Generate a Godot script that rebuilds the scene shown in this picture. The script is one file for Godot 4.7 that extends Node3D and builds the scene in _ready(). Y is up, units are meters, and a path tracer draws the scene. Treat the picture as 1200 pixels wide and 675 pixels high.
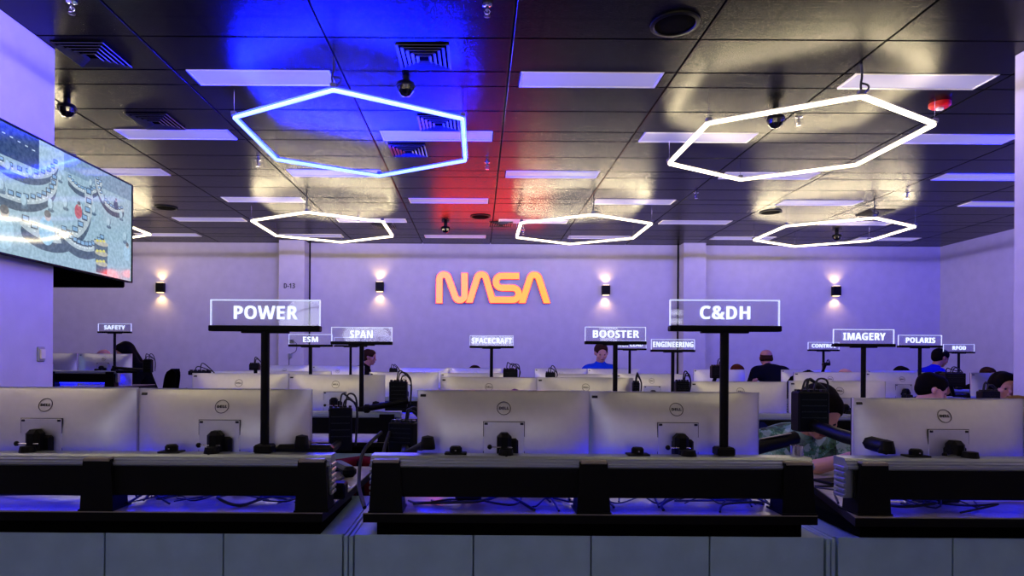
extends Node3D
# A flight-control training room: rows of consoles, hanging hexagon lamps, lit name signs.
# World: x to the right, y up, -z into the room; metres. Floor at y = 0, ceiling at y = 3.7.

const CEIL := 3.7
const BACK := 13.4
var mats := {}
var names := {}
var shared := {}
var rng := RandomNumberGenerator.new()
var font: SystemFont

# ---------------------------------------------------------------- mesh builder
class MB:
	var v := PackedVector3Array()
	var n := PackedVector3Array()
	var t := PackedVector2Array()
	func tri(a: Vector3, b: Vector3, c: Vector3, na: Vector3, nb: Vector3, nc: Vector3, ua := Vector2.ZERO, ub := Vector2.ZERO, uc := Vector2.ZERO) -> void:
		if (b - a).cross(c - a).dot(na + nb + nc) > 0.0:
			v.append_array([a, c, b]); n.append_array([na, nc, nb]); t.append_array([ua, uc, ub])
		else:
			v.append_array([a, b, c]); n.append_array([na, nb, nc]); t.append_array([ua, ub, uc])
	func quad(a: Vector3, b: Vector3, c: Vector3, d: Vector3, nn: Vector3) -> void:
		tri(a, b, c, nn, nn, nn, Vector2(0, 1), Vector2(1, 1), Vector2(1, 0))
		tri(a, c, d, nn, nn, nn, Vector2(0, 1), Vector2(1, 0), Vector2(0, 0))
	func flat(a: Vector3, b: Vector3, c: Vector3, outward: Vector3) -> void:
		var nn := (b - a).cross(c - a).normalized()
		if nn.dot(outward) < 0.0:
			nn = -nn
		tri(a, b, c, nn, nn, nn)
	func box(c: Vector3, s: Vector3, bev := 0.0, bs := Basis()) -> void:
		var h := s * 0.5
		var e: float = min(bev, min(h.x, min(h.y, h.z)) * 0.95)
		for ax in 3:
			var u := (ax + 1) % 3
			var w := (ax + 2) % 3
			for sg in [-1.0, 1.0]:
				var nn := Vector3.ZERO
				nn[ax] = sg
				var p: Array[Vector3] = []
				for k in [[-1, -1], [1, -1], [1, 1], [-1, 1]]:
					var q := Vector3.ZERO
					q[ax] = sg * h[ax]
					q[u] = k[0] * (h[u] - e)
					q[w] = k[1] * (h[w] - e)
					p.append(c + bs * q)
				quad(p[0], p[1], p[2], p[3], (bs * nn).normalized())
		if e <= 0.0:
			return
		for ax in 3:
			var u := (ax + 1) % 3
			var w := (ax + 2) % 3
			for su in [-1.0, 1.0]:
				for sw in [-1.0, 1.0]:
					var p: Array[Vector3] = []
					for k in [[-1, 0], [1, 0], [1, 1], [-1, 1]]:
						var q := Vector3.ZERO
						q[ax] = k[0] * (h[ax] - e)
						q[u] = su * (h[u] - (0.0 if k[1] == 0 else e))
						q[w] = sw * (h[w] - (e if k[1] == 0 else 0.0))
						p.append(c + bs * q)
					var nn := Vector3.ZERO
					nn[u] = su
					nn[w] = sw
					quad(p[0], p[1], p[2], p[3], (bs * nn).normalized())
		for sx in [-1.0, 1.0]:
			for sy in [-1.0, 1.0]:
				for sz in [-1.0, 1.0]:
					var sv := Vector3(sx, sy, sz)
					var nn := (bs * sv).normalized()
					tri(c + bs * (sv * (h - Vector3(0, e, e))), c + bs * (sv * (h - Vector3(e, 0, e))), c + bs * (sv * (h - Vector3(e, e, 0))), nn, nn, nn)
	func tube(p: Array, r: float, seg := 6, cap := true, r2 := -1.0) -> void:
		var rings := []
		var last := Vector3.UP
		for i in p.size():
			var dir: Vector3 = (p[min(i + 1, p.size() - 1)] - p[max(i - 1, 0)]).normalized()
			var side := dir.cross(Vector3.UP if abs(dir.y) < 0.9 else Vector3.RIGHT).normalized()
			if i > 0:
				side = (last - dir * last.dot(dir)).normalized()
			last = side
			var up := side.cross(dir)
			var rr: float = r if r2 < 0.0 else lerpf(r, r2, float(i) / (p.size() - 1))
			var ring := []
			for k in seg:
				var o := side * cos(TAU * k / seg) + up * sin(TAU * k / seg)
				ring.append([p[i] + o * rr, o])
			rings.append(ring)
		for i in p.size() - 1:
			for k in seg:
				var a = rings[i][k]
				var b = rings[i][(k + 1) % seg]
				var c = rings[i + 1][(k + 1) % seg]
				var d = rings[i + 1][k]
				tri(a[0], b[0], c[0], a[1], b[1], c[1])
				tri(a[0], c[0], d[0], a[1], c[1], d[1])
		if cap:
			for e in [0, p.size() - 1]:
				var nn: Vector3 = (p[e] - p[1 if e == 0 else e - 1]).normalized()
				for k in range(1, seg - 1):
					tri(rings[e][0][0], rings[e][k][0], rings[e][k + 1][0], nn, nn, nn)
	# profile: [radius, height] pairs turned about the y axis through o
	func lathe(prof: Array, o: Vector3, seg := 16, bs := Basis()) -> void:
		for i in prof.size() - 1:
			var r0: float = prof[i][0]
			var r1: float = prof[i + 1][0]
			var y0: float = prof[i][1]
			var y1: float = prof[i + 1][1]
			var sl := Vector2(y1 - y0, r0 - r1).normalized()
			if sl.length() < 0.5:
				continue
			for k in seg:
				var a := TAU * k / seg
				var b := TAU * (k + 1) / seg
				var ea := Vector3(cos(a), 0, sin(a))
				var eb := Vector3(cos(b), 0, sin(b))
				var na := bs * (ea * sl.x + Vector3.UP * sl.y)
				var nb := bs * (eb * sl.x + Vector3.UP * sl.y)
				var A := o + bs * (ea * r0 + Vector3.UP * y0)
				var B := o + bs * (eb * r0 + Vector3.UP * y0)
				var C := o + bs * (eb * r1 + Vector3.UP * y1)
				var D := o + bs * (ea * r1 + Vector3.UP * y1)
				if r0 > 0.0:
					tri(A, B, C, na, nb, nb)
				if r1 > 0.0:
					tri(A, C, D, na, nb, na)
	# polygon (x, y) pushed from depth z0 to z1, set in place by tf
	func prism(poly: PackedVector2Array, z0: float, z1: float, tf := Transform3D()) -> void:
		var idx := Geometry2D.triangulate_polygon(poly)
		for zz in [[z0, -1.0], [z1, 1.0]]:
			var nn: Vector3 = tf.basis * Vector3(0, 0, zz[1] * signf(z1 - z0))
			for i in range(0, idx.size(), 3):
				tri(tf * Vector3(poly[idx[i]].x, poly[idx[i]].y, zz[0]), tf * Vector3(poly[idx[i + 1]].x, poly[idx[i + 1]].y, zz[0]), tf * Vector3(poly[idx[i + 2]].x, poly[idx[i + 2]].y, zz[0]), nn, nn, nn)
		var cw := 1.0 if Geometry2D.is_polygon_clockwise(poly) else -1.0
		for i in poly.size():
			var a := poly[i]
			var b := poly[(i + 1) % poly.size()]
			var d := (b - a).normalized()
			var nn := tf.basis * Vector3(-d.y * cw, d.x * cw, 0)
			quad(tf * Vector3(a.x, a.y, z0), tf * Vector3(b.x, b.y, z0), tf * Vector3(b.x, b.y, z1), tf * Vector3(a.x, a.y, z1), nn)
	func add(o: MB, tf: Transform3D) -> void:
		for i in o.v.size():
			v.append(tf * o.v[i])
			n.append((tf.basis * o.n[i]).normalized())
			t.append(o.t[i])
	func mesh() -> ArrayMesh:
		var arr := []
		arr.resize(Mesh.ARRAY_MAX)
		arr[Mesh.ARRAY_VERTEX] = v
		arr[Mesh.ARRAY_NORMAL] = n
		arr[Mesh.ARRAY_TEX_UV] = t
		var m := ArrayMesh.new()
		if v.size():
			m.add_surface_from_arrays(Mesh.PRIMITIVE_TRIANGLES, arr)
		return m

# ---------------------------------------------------------------- nodes
func numbered(called: String) -> String:
	names[called] = names.get(called, -1) + 1
	return called if names[called] == 0 else "%s_%03d" % [called, names[called]]

func thing(called: String, label: String, category: String, at := Vector3.ZERO, group := "", turn := 0.0) -> Node3D:
	var o := Node3D.new()
	o.name = numbered(called)
	add_child(o)
	o.position = at
	o.rotation.y = turn
	tag(o, label, category, group)
	return o

func tag(o: Node, label: String, category: String, group := "") -> void:
	o.set_meta("label", label)
	o.set_meta("category", category)
	if group != "":
		o.set_meta("group", group)

func part(called: String, m: Mesh, material: Material, parent: Node, at := Vector3.ZERO) -> MeshInstance3D:
	var o := MeshInstance3D.new()
	o.name = called if parent != self else numbered(called)
	o.mesh = m
	o.material_override = material
	o.position = at
	parent.add_child(o, true)
	return o

func struct(called: String, m: Mesh, material: Material) -> MeshInstance3D:
	var o := part(called, m, material, self)
	o.set_meta("kind", "structure")
	return o

func bx(s: Vector3, bev := 0.0, c := Vector3.ZERO) -> ArrayMesh:
	var key := "bx%.4v%.4f%.4v" % [s, bev, c]
	if not shared.has(key):
		var b := MB.new()
		b.box(c, s, bev)
		shared[key] = b.mesh()
	return shared[key]

func tb(p: Array, r: float, seg := 6, r2 := -1.0) -> ArrayMesh:
	var b := MB.new()
	b.tube(p, r, seg, true, r2)
	return b.mesh()

func curve(p: Array, n := 6) -> Array:
	# smooth path through the points
	var out := []
	for i in p.size() - 1:
		var a: Vector3 = p[max(i - 1, 0)]
		var d: Vector3 = p[min(i + 2, p.size() - 1)]
		for k in n:
			out.append(p[i].cubic_interpolate(p[i + 1], a, d, float(k) / n))
	out.append(p[-1])
	return out

# ---------------------------------------------------------------- materials
func mat(key: String, c: Color, rough := 0.6, metal := 0.0) -> StandardMaterial3D:
	if not mats.has(key):
		var m := StandardMaterial3D.new()
		m.resource_name = key
		m.albedo_color = c
		m.roughness = rough
		m.metallic = metal
		mats[key] = m
	return mats[key]

func glow(key: String, c: Color, e: float, base := Color(0.9, 0.9, 0.9)) -> StandardMaterial3D:
	if not mats.has(key):
		var m := mat(key, base, 0.4)
		m.emission_enabled = true
		m.emission = c
		m.emission_energy_multiplier = e
	return mats[key]

func noise_tex(seed_: int, freq: float, size := 256, normal := false, ramp: Gradient = null) -> NoiseTexture2D:
	var f := FastNoiseLite.new()
	f.seed = seed_
	f.frequency = freq
	f.noise_type = FastNoiseLite.TYPE_SIMPLEX_SMOOTH
	f.fractal_octaves = 4
	var t := NoiseTexture2D.new()
	t.width = size
	t.height = size
	t.seamless = true
	t.noise = f
	t.as_normal_map = normal
	if normal:
		t.bump_strength = 4.0
	if ramp:
		t.color_ramp = ramp
	return t

func grainy(m: StandardMaterial3D, seed_: int, scale: float, lo: float, hi: float, bump := 0.0) -> void:
	# uneven tone and fine relief of a painted or pressed surface
	var g := Gradient.new()
	g.set_color(0, Color(lo, lo, lo))
	g.set_color(1, Color(hi, hi, hi))
	m.albedo_texture = noise_tex(seed_, 0.02, 256, false, g)
	m.uv1_triplanar = true
	m.uv1_world_triplanar = true
	m.uv1_scale = Vector3.ONE * scale
	if bump > 0.0:
		m.normal_enabled = true
		m.normal_texture = noise_tex(seed_ + 1, 0.35, 256, true)
		m.normal_scale = bump

func make_materials() -> void:
	grainy(mat("wall_paint", Color(0.80, 0.78, 0.79), 0.75), 3, 0.6, 0.95, 1.0, 0.05)
	grainy(mat("tile_black", Color(0.04, 0.04, 0.045), 0.25), 11, 1.2, 0.8, 1.0, 0.12)
	grainy(mat("carpet", Color(0.12, 0.12, 0.14), 0.95), 21, 3.0, 0.7, 1.0, 0.8)
	grainy(mat("laminate", Color(0.62, 0.74, 0.82), 0.45), 31, 1.5, 0.93, 1.0)
	grainy(mat("worktop_top", Color(0.66, 0.62, 0.55), 0.25), 41, 3.0, 0.9, 1.0)
	grainy(mat("silver", Color(0.86, 0.855, 0.84), 0.40, 0.65), 51, 6.0, 0.97, 1.0)
	mat("plenum", Color(0.05, 0.05, 0.05), 0.8)
	mat("black", Color(0.02, 0.02, 0.022), 0.5)
	mat("black_matt", Color(0.015, 0.015, 0.016), 0.9)
	mats["tile_black"].metallic_specular = 0.215
	mats["black"].metallic_specular = 0.25
	mats["black_matt"].metallic_specular = 0.1
	mat("rubber", Color(0.03, 0.03, 0.035), 0.55)
	mat("aluminium", Color(0.62, 0.65, 0.67), 0.35, 0.7)
	mat("chrome", Color(0.85, 0.85, 0.85), 0.15, 1.0)
	mat("dark_metal", Color(0.10, 0.10, 0.11), 0.4, 0.6)
	mat("logo_ink", Color(0.06, 0.06, 0.08), 0.4)
	mat("white_plastic", Color(0.85, 0.84, 0.82), 0.4)
	mat("diffuser", Color(0.93, 0.92, 0.95), 0.35)
	mat("lamp_lid", Color(0.35, 0.35, 0.36), 0.5)
	mat("paper", Color(0.88, 0.85, 0.78), 0.8)
	glow("tube_white", Color(1.0, 0.93, 0.78), 4.0)
	glow("tube_blue", Color(0.36, 0.46, 1.0), 5.0)
	glow("led_blue", Color(0.12, 0.15, 1.0), 3.0)
	glow("sign_edge", Color(0.80, 0.86, 1.0), 0.9)
	glow("sign_text", Color(0.86, 0.92, 1.0), 1.2)
	glow("letter_orange", Color(1.0, 0.215, 0.05), 13.0, Color(0.60, 0.12, 0.03))
	var a := mat("acrylic", Color(0.75, 0.8, 0.95, 0.10), 0.03)
	a.transparency = BaseMaterial3D.TRANSPARENCY_ALPHA

# ---------------------------------------------------------------- lamps
func hexagon_lamp(label: String, c: Vector2, blue := false, power := 1.0) -> void:
	var t := thing("hexagon_lamp", label, "pendant lamp", Vector3(c.x, 3.43, c.y), "hanging hexagon lamps")
	var r := 1.2
	var tube_m: Material = mats["tube_blue"] if blue else mats["tube_white"]
	var col := Color(0.03, 0.07, 1.0) if blue else Color(1.0, 0.92, 0.74)
	var e := LAMP_BLUE if blue else LAMP_WHITE
	for k in 6:
		var a := deg_to_rad(30.0 + 60.0 * k)
		var b := deg_to_rad(90.0 + 60.0 * k)
		var p := Vector3(cos(a), 0, -sin(a)) * r
		var q := Vector3(cos(b), 0, -sin(b)) * r
		var dir := (q - p).normalized()
		var bs := Basis(dir, Vector3.UP, dir.cross(Vector3.UP))
		var key := "hex%d" % k
		if not shared.has(key):
			var m := MB.new()
			m.box((p + q) / 2, Vector3(r + 0.006, 0.030, 0.028), 0.006, bs)
			shared[key] = m.mesh()
			m = MB.new()
			m.box((p + q) / 2 + Vector3(0, 0.019, 0), Vector3(r + 0.02, 0.006, 0.054), 0.002, bs)
			shared[key + "lid"] = m.mesh()
		part("light_tube", shared[key], tube_m, t)
		part("housing", shared[key + "lid"], mats["lamp_lid"], t)
		for s in [-1.0, 1.0]:
			var l := AreaLight3D.new()
			l.name = "tube_light"
			l.area_size = Vector2(r - 0.06, 0.022)
			l.light_color = col
			l.light_energy = e * power
			l.shadow_enabled = true
			t.add_child(l, true)
			var out: Vector3 = bs.z * s
			l.position = (p + q) / 2 + out * 0.018 - Vector3(0, 0.002, 0)
			l.basis = Basis.looking_at(out + Vector3(0, 0.6, 0), Vector3.UP)
		var top := Vector3(p.x, CEIL - 3.43, p.z)
		if k == 4:
			var m := MB.new()
			m.tube(curve([top, top + Vector3(0.005, -0.10, 0), top + Vector3(-0.01, -0.17, 0.01), p + Vector3(0.0, 0.03, 0)]), 0.009, 6)
			m.tube(curve([top + Vector3(-0.01, -0.16, 0.01), top + Vector3(0.05, -0.17, 0), top + Vector3(0.06, -0.20, 0), p + Vector3(0.02, 0.03, 0)]), 0.008, 6)
			part("power_cord", m.mesh(), mats["rubber"], t)
		part("wire", tb([p + Vector3(0, 0.02, 0), top], 0.0022, 4), mats["chrome"], t)
		part("clip", bx(Vector3(0.05, 0.03, 0.05), 0.006, p + Vector3(0, 0.04, 0)), mats["lamp_lid"], t)

const LAMP_WHITE := 0.72
const LAMP_BLUE := 11.0

func sconce(label: String, at: Vector3) -> void:
	var t := thing("wall_sconce", label, "wall lamp", at, "up-and-down wall sconces")
	var m := MB.new()
	m.box(Vector3(0, 0, 0.0), Vector3(0.17, 0.20, 0.10), 0.01)
	part("shade", m.mesh(), mats["black"], t, Vector3(0, 0, 0.07))
	part("wall_plate", bx(Vector3(0.10, 0.12, 0.03), 0.004), mats["black"], t, Vector3(0, 0, 0.015))
	for s in [-1.0, 1.0]:
		part("lamp_glass", bx(Vector3(0.13, 0.012, 0.07), 0.004), glow("sconce_glow", Color(1.0, 0.85, 0.55), 3.0), t, Vector3(0, s * 0.103, 0.07))
		var l := SpotLight3D.new()
		l.name = "sconce_light"
		l.light_color = Color(1.0, 0.83, 0.52)
		l.light_energy = SCONCE
		l.spot_angle = 62.0
		l.spot_angle_attenuation = 0.9
		l.spot_range = 20.0
		l.light_size = 0.03
		l.shadow_enabled = true
		t.add_child(l, true)
		l.position = Vector3(0, s * 0.12, 0.07)
		l.rotation.x = s * PI / 2

const SCONCE := 0.30

func ceiling_light(label: String, x: float, d: float, group: String) -> void:
	var t := thing("ceiling_light", label, "ceiling light", Vector3(x, CEIL, -d), group)
	var m := MB.new()
	for s in [-1.0, 1.0]:
		m.box(Vector3(0, 0.004, s * 0.143), Vector3(1.22, 0.02, 0.014), 0.002)
		m.box(Vector3(s * 0.603, 0.004, 0), Vector3(0.014, 0.02, 0.272), 0.002)
	part("frame", m.mesh() if not shared.has("clf") else shared["clf"], mats["white_plastic"], t)
	part("diffuser", bx(Vector3(1.19, 0.008, 0.27), 0.001), glow("panel_glow", Color(0.76, 0.72, 1.0), PANEL, Color(0.42, 0.42, 0.45)), t, Vector3(0, 0.006, 0))
	var l := AreaLight3D.new()
	l.name = "panel_light"
	l.area_size = Vector2(1.17, 0.25)
	l.light_color = Color(0.76, 0.66, 1.0)
	l.light_energy = PANEL_LIGHT
	l.shadow_enabled = true
	t.add_child(l)
	l.position = Vector3(0, -0.008, 0)
	l.rotation.x = -PI / 2

const PANEL := 0.4
const PANEL_LIGHT := 0.22

# ---------------------------------------------------------------- setting
func build_shell() -> void:
	var wall: Material = mats["wall_paint"]
	var m := MB.new()
	m.box(Vector3(0, -0.1, -5.1), Vector3(20.6, 0.2, 17.6))
	struct("floor", m.mesh(), mats["carpet"])
	m = MB.new()
	m.box(Vector3(0, CEIL / 2, -BACK - 0.1), Vector3(20.0, CEIL + 0.4, 0.2))
	struct("wall_back", m.mesh(), wall)
	m = MB.new()
	m.box(Vector3(9.9, CEIL / 2, -5.1), Vector3(0.2, CEIL + 0.4, 16.6))
	struct("wall_right", m.mesh(), wall)
	m = MB.new()
	m.box(Vector3(-9.9, CEIL / 2, -5.1), Vector3(0.2, CEIL + 0.4, 16.6))
	struct("wall_left", m.mesh(), wall)
	m = MB.new()
	m.box(Vector3(0, CEIL / 2, 3.3), Vector3(20.0, CEIL + 0.4, 0.2))
	struct("wall_front", m.mesh(), wall)
	# the two partitions that flank the front of the room
	m = MB.new()
	m.box(Vector3(-3.49, CEIL / 2, -0.92), Vector3(0.2, CEIL, 8.24), 0.004)
	struct("wall_partition_left", m.mesh(), wall)
	m = MB.new()
	m.box(Vector3(4.38, CEIL / 2, -0.92), Vector3(0.2, CEIL, 8.26), 0.004)
	struct("wall_partition_right", m.mesh(), wall)
	# pilasters with a dark seam strip beside them
	m = MB.new()
	m.box(Vector3(-3.865, CEIL / 2, -13.23), Vector3(0.53, CEIL, 0.34), 0.004)
	struct("wall_pilaster_left", m.mesh(), wall)
	m = MB.new()
	m.box(Vector3(4.49, CEIL / 2, -13.25), Vector3(0.46, CEIL, 0.30), 0.004)
	struct("wall_pilaster_right", m.mesh(), wall)
	for x in [-3.575, 4.235]:
		m = MB.new()
		m.box(Vector3(x, CEIL / 2, -13.395), Vector3(0.03, CEIL, 0.012))
		struct("trim_1", m.mesh(), mats["black_matt"])
	m = MB.new()
	m.box(Vector3(-4.9, 0.0875, -8.0), Vector3(2.6, 0.175, 2.6), 0.01)
	struct("floor_platform", m.mesh(), mats["carpet"])
	# ceiling: a dark slab with pressed tiles hung under it in rows of one narrow and two wide strips
	m = MB.new()
	m.box(Vector3(0, CEIL + 0.13, -5.1), Vector3(20.4, 0.2, 17.4))
	var ceil := struct("ceiling", m.mesh(), mats["plenum"])
	var strips := [[0.0, 0.29], [0.29, 0.85], [0.85, 1.41]]
	var rest := MB.new()
	for j in range(-7, 6):
		for k in range(-8, 7):
			var x0: float = max(0.25 + 1.43 * k, -9.8)
			var x1: float = min(0.25 + 1.43 * (k + 1), 9.8)
			if x1 - x0 < 0.1:
				continue
			for s in 3:
				var d0: float = 5.385 + 1.41 * j + strips[s][0]
				var d1: float = min(5.385 + 1.41 * j + strips[s][1], BACK)
				if d1 - d0 < 0.05 or d0 < -3.2:
					continue
				var c := Vector3((x0 + x1) / 2, CEIL + 0.012, -(d0 + d1) / 2)
				var size := Vector3(x1 - x0 - 0.014, 0.024, d1 - d0 - 0.012)
				if s == 0 and (k + j) % 2 == 0 and x1 - x0 > 1.3 and j >= -2 and not (j < 0 and (c.x > 4.3 or c.x < -3.4)):
					# a lit panel fills this strip; short fillers close its two ends
					for e in [-1.0, 1.0]:
						rest.box(c + Vector3(e * 0.664, 0, 0), Vector3(0.088, 0.024, size.z), 0.002)
					continue
				var in_view: bool = j >= -1 and absf(c.x) < 0.95 * (d1 + 1.0) + 0.5
				if in_view:
					part("tile", bx(size, 0.004), mats["tile_black"], ceil, c)
				else:
					rest.box(c, size, 0.0)
	var ro := part("tile_field", rest.mesh(), mats["tile_black"], ceil)
	ro.set_meta("kind", "stuff")

func build_ceiling_things() -> void:
	var rows := ["straight above the front consoles", "just ahead of the near hexagon lamps and vents", "by the cords of the near hexagon lamps", "crossing the near hexagon lamps", "just beyond the near hexagon lamps", "between near and far hexagon lamps", "crossing the far hexagon lamps", "closest to the back wall"]
	for j in range(-2, 6):
		for k in range(-7, 7):
			if (k + j) % 2 != 0:
				continue
			var d := 5.385 + 1.41 * j + 0.145
			var x := 0.25 + 1.43 * k + 0.715
			if absf(x) > 9.0 or (j < 0 and (x > 4.3 or x < -3.4)):
				continue
			ceiling_light("flat lavender-white ceiling panel in the row " + rows[j + 2], x, d, "light panels in the row " + rows[j + 2])
	for a in [[-0.45, 5.12, "square louvred air vent over the blue hexagon lamp, beside its cord"], [-0.42, 6.55, "square louvred air vent inside the blue hexagon lamp"], [-0.83, 7.42, "square louvred air vent behind a light panel within the blue hexagon"], [-3.14, 5.12, "square air vent by the top of the left partition wall"], [-3.35, 6.55, "square air vent behind the left partition, in front of a light panel"], [6.5, 10.35, "square air vent above the hexagon lamp by the right wall"], [-1.75, 11.65, "square air vent inside the far hexagon lamp near the pilaster"], [0.4, 11.4, "square air vent beside the far middle hexagon lamp"]]:
		air_vent(a[2], a[0], a[1])
	for a in [[1.42, 4.6, "round ceiling speaker grille between the two near hexagon lamps"], [4.78, 10.35, "round ceiling speaker grille by the hexagon lamp near the right wall"], [0.03, 10.8, "round ceiling speaker grille in front of the orange wall letters"], [-5.1, 10.3, "round ceiling speaker grille right of the wall screen"]]:
		var t := thing("ceiling_speaker", a[2], "speaker", Vector3(a[0], CEIL, -a[1]), "round ceiling speakers")
		var m := MB.new()
		m.lathe([[0.175, 0.0], [0.175, -0.012], [0.15, -0.016], [0.145, -0.008]], Vector3.ZERO, 24)
		part("rim", m.mesh(), mats["black"], t)
		m = MB.new()
		m.lathe([[0.146, -0.008], [0.09, -0.012], [0.0, -0.013]], Vector3.ZERO, 24)
		part("grille", m.mesh(), mats["black_matt"], t)
	var i := 0
	for p in [Vector3(0.050, 3.691, -4.360), Vector3(-2.819, 3.692, -4.360), Vector3(3.202, 3.697, -6.330), Vector3(-2.734, 3.732, -7.800), Vector3(0.102, 3.723, -7.850), Vector3(3.168, 3.696, -9.200), Vector3(6.205, 3.713, -9.150), Vector3(0.838, 3.689, -11.900), Vector3(-2.077, 3.687, -10.900)]:
		var t := thing("sprinkler", ["chrome fire sprinkler at the top of the blue-lit ceiling", "fire sprinkler near the left partition top", "chrome fire sprinkler within the near white hexagon", "fire sprinkler behind the left end of the blue hexagon", "fire sprinkler in the red-lit patch of ceiling", "fire sprinkler between the near and far white hexagons", "fire sprinkler by the far hexagon near the right wall", "fire sprinkler left of the far middle hexagon", "fire sprinkler inside the far hexagon by the pilaster"][i], "sprinkler", Vector3(p.x, CEIL, p.z), "ceiling sprinklers")
		i += 1
		var m := MB.new()
		m.lathe([[0.035, 0.0], [0.035, -0.006], [0.012, -0.012], [0.012, -0.04], [0.008, -0.045], [0.008, -0.06]], Vector3.ZERO, 12)
		part("body", m.mesh(), mats["chrome"], t)
		m = MB.new()
		for s in [-1.0, 1.0]:
			m.tube([Vector3(s * 0.01, -0.04, 0), Vector3(s * 0.022, -0.055, 0), Vector3(s * 0.004, -0.08, 0)], 0.003, 5)
		m.lathe([[0.0, -0.08], [0.024, -0.082], [0.024, -0.086], [0.0, -0.088]], Vector3.ZERO, 12)
		part("deflector", m.mesh(), mats["chrome"], t)
	i = 0
	for p in [[-3.92, 6.0], [2.9, 6.18], [-0.64, 5.48], [-0.6, 11.4], [6.75, 11.9]]:
		var t := thing("dome_camera", ["black dome camera by the left partition wall", "black dome camera inside the near white hexagon lamp", "black dome camera on the blue-lit ceiling in the blue hexagon", "black dome camera in front of the orange letters", "black dome camera inside the far hexagon near the right wall"][i], "camera", Vector3(p[0], CEIL, -p[1]), "ceiling dome cameras")
		i += 1
		var m := MB.new()
		m.lathe([[0.03, 0.0], [0.03, -0.05], [0.075, -0.06], [0.085, -0.09], [0.08, -0.10]], Vector3.ZERO, 20)
		part("housing", m.mesh(), mats["black"], t)
		m = MB.new()
		m.lathe([[0.076, -0.10], [0.07, -0.135], [0.045, -0.165], [0.0, -0.178]], Vector3.ZERO, 20)
		part("dome", m.mesh(), mat("dark_glass", Color(0.02, 0.02, 0.025), 0.08), t)
	var st := thing("strobe_light", "red fire alarm strobe on the ceiling beside the near white hexagon", "alarm", Vector3(4.36, CEIL, -5.98))
	var m2 := MB.new()
	m2.lathe([[0.09, 0.0], [0.09, -0.03], [0.07, -0.045], [0.0, -0.047]], Vector3.ZERO, 20)
	part("base", m2.mesh(), mat("alarm_red", Color(0.75, 0.05, 0.05), 0.35), st)
	part("lens", bx(Vector3(0.06, 0.03, 0.04), 0.008), mats["white_plastic"], st, Vector3(0, -0.055, 0))

func air_vent(label: String, x: float, d: float) -> void:
	var t := thing("air_vent", label, "vent", Vector3(x, CEIL, -d), "ceiling air vents")
	for k in 5:
		var s := 0.40 - 0.075 * k
		var key := "vent%d" % k
		if not shared.has(key):
			var m := MB.new()
			var y := -0.006 - 0.004 * k
			for q in 4:
				var bs := Basis(Vector3.UP, q * PI / 2)
				m.box(bs * Vector3(0, y, s / 2), Vector3(s + 0.012, 0.006, 0.024), 0.001, bs * Basis(Vector3.RIGHT, 0.5))
			shared[key] = m.mesh()
		part("frame" if k == 0 else "louvre", shared[key], mat("vent_paint", Color(0.17, 0.17, 0.17), 0.4), t)
	part("throat", bx(Vector3(0.38, 0.002, 0.38)), mats["black_matt"], t, Vector3(0, -0.002, 0))

# ---------------------------------------------------------------- writing
func text_mesh(s: String, cap: float, depth := 0.003) -> TextMesh:
	var tm := TextMesh.new()
	tm.font = font
	tm.text = s
	tm.font_size = 64
	tm.pixel_size = cap / (0.714 * 64.0)
	tm.depth = depth
	tm.curve_step = 1.0
	return tm

func lettering(called: String, s: String, cap: float, width: float, material: Material, parent: Node, at: Vector3) -> MeshInstance3D:
	var tm := text_mesh(s, cap)
	var o := part(called, tm, material, parent, at)
	var w := tm.get_aabb().size.x
	if width > 0.0 and w > 0.0:
		o.scale.x = width / w
	return o

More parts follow.
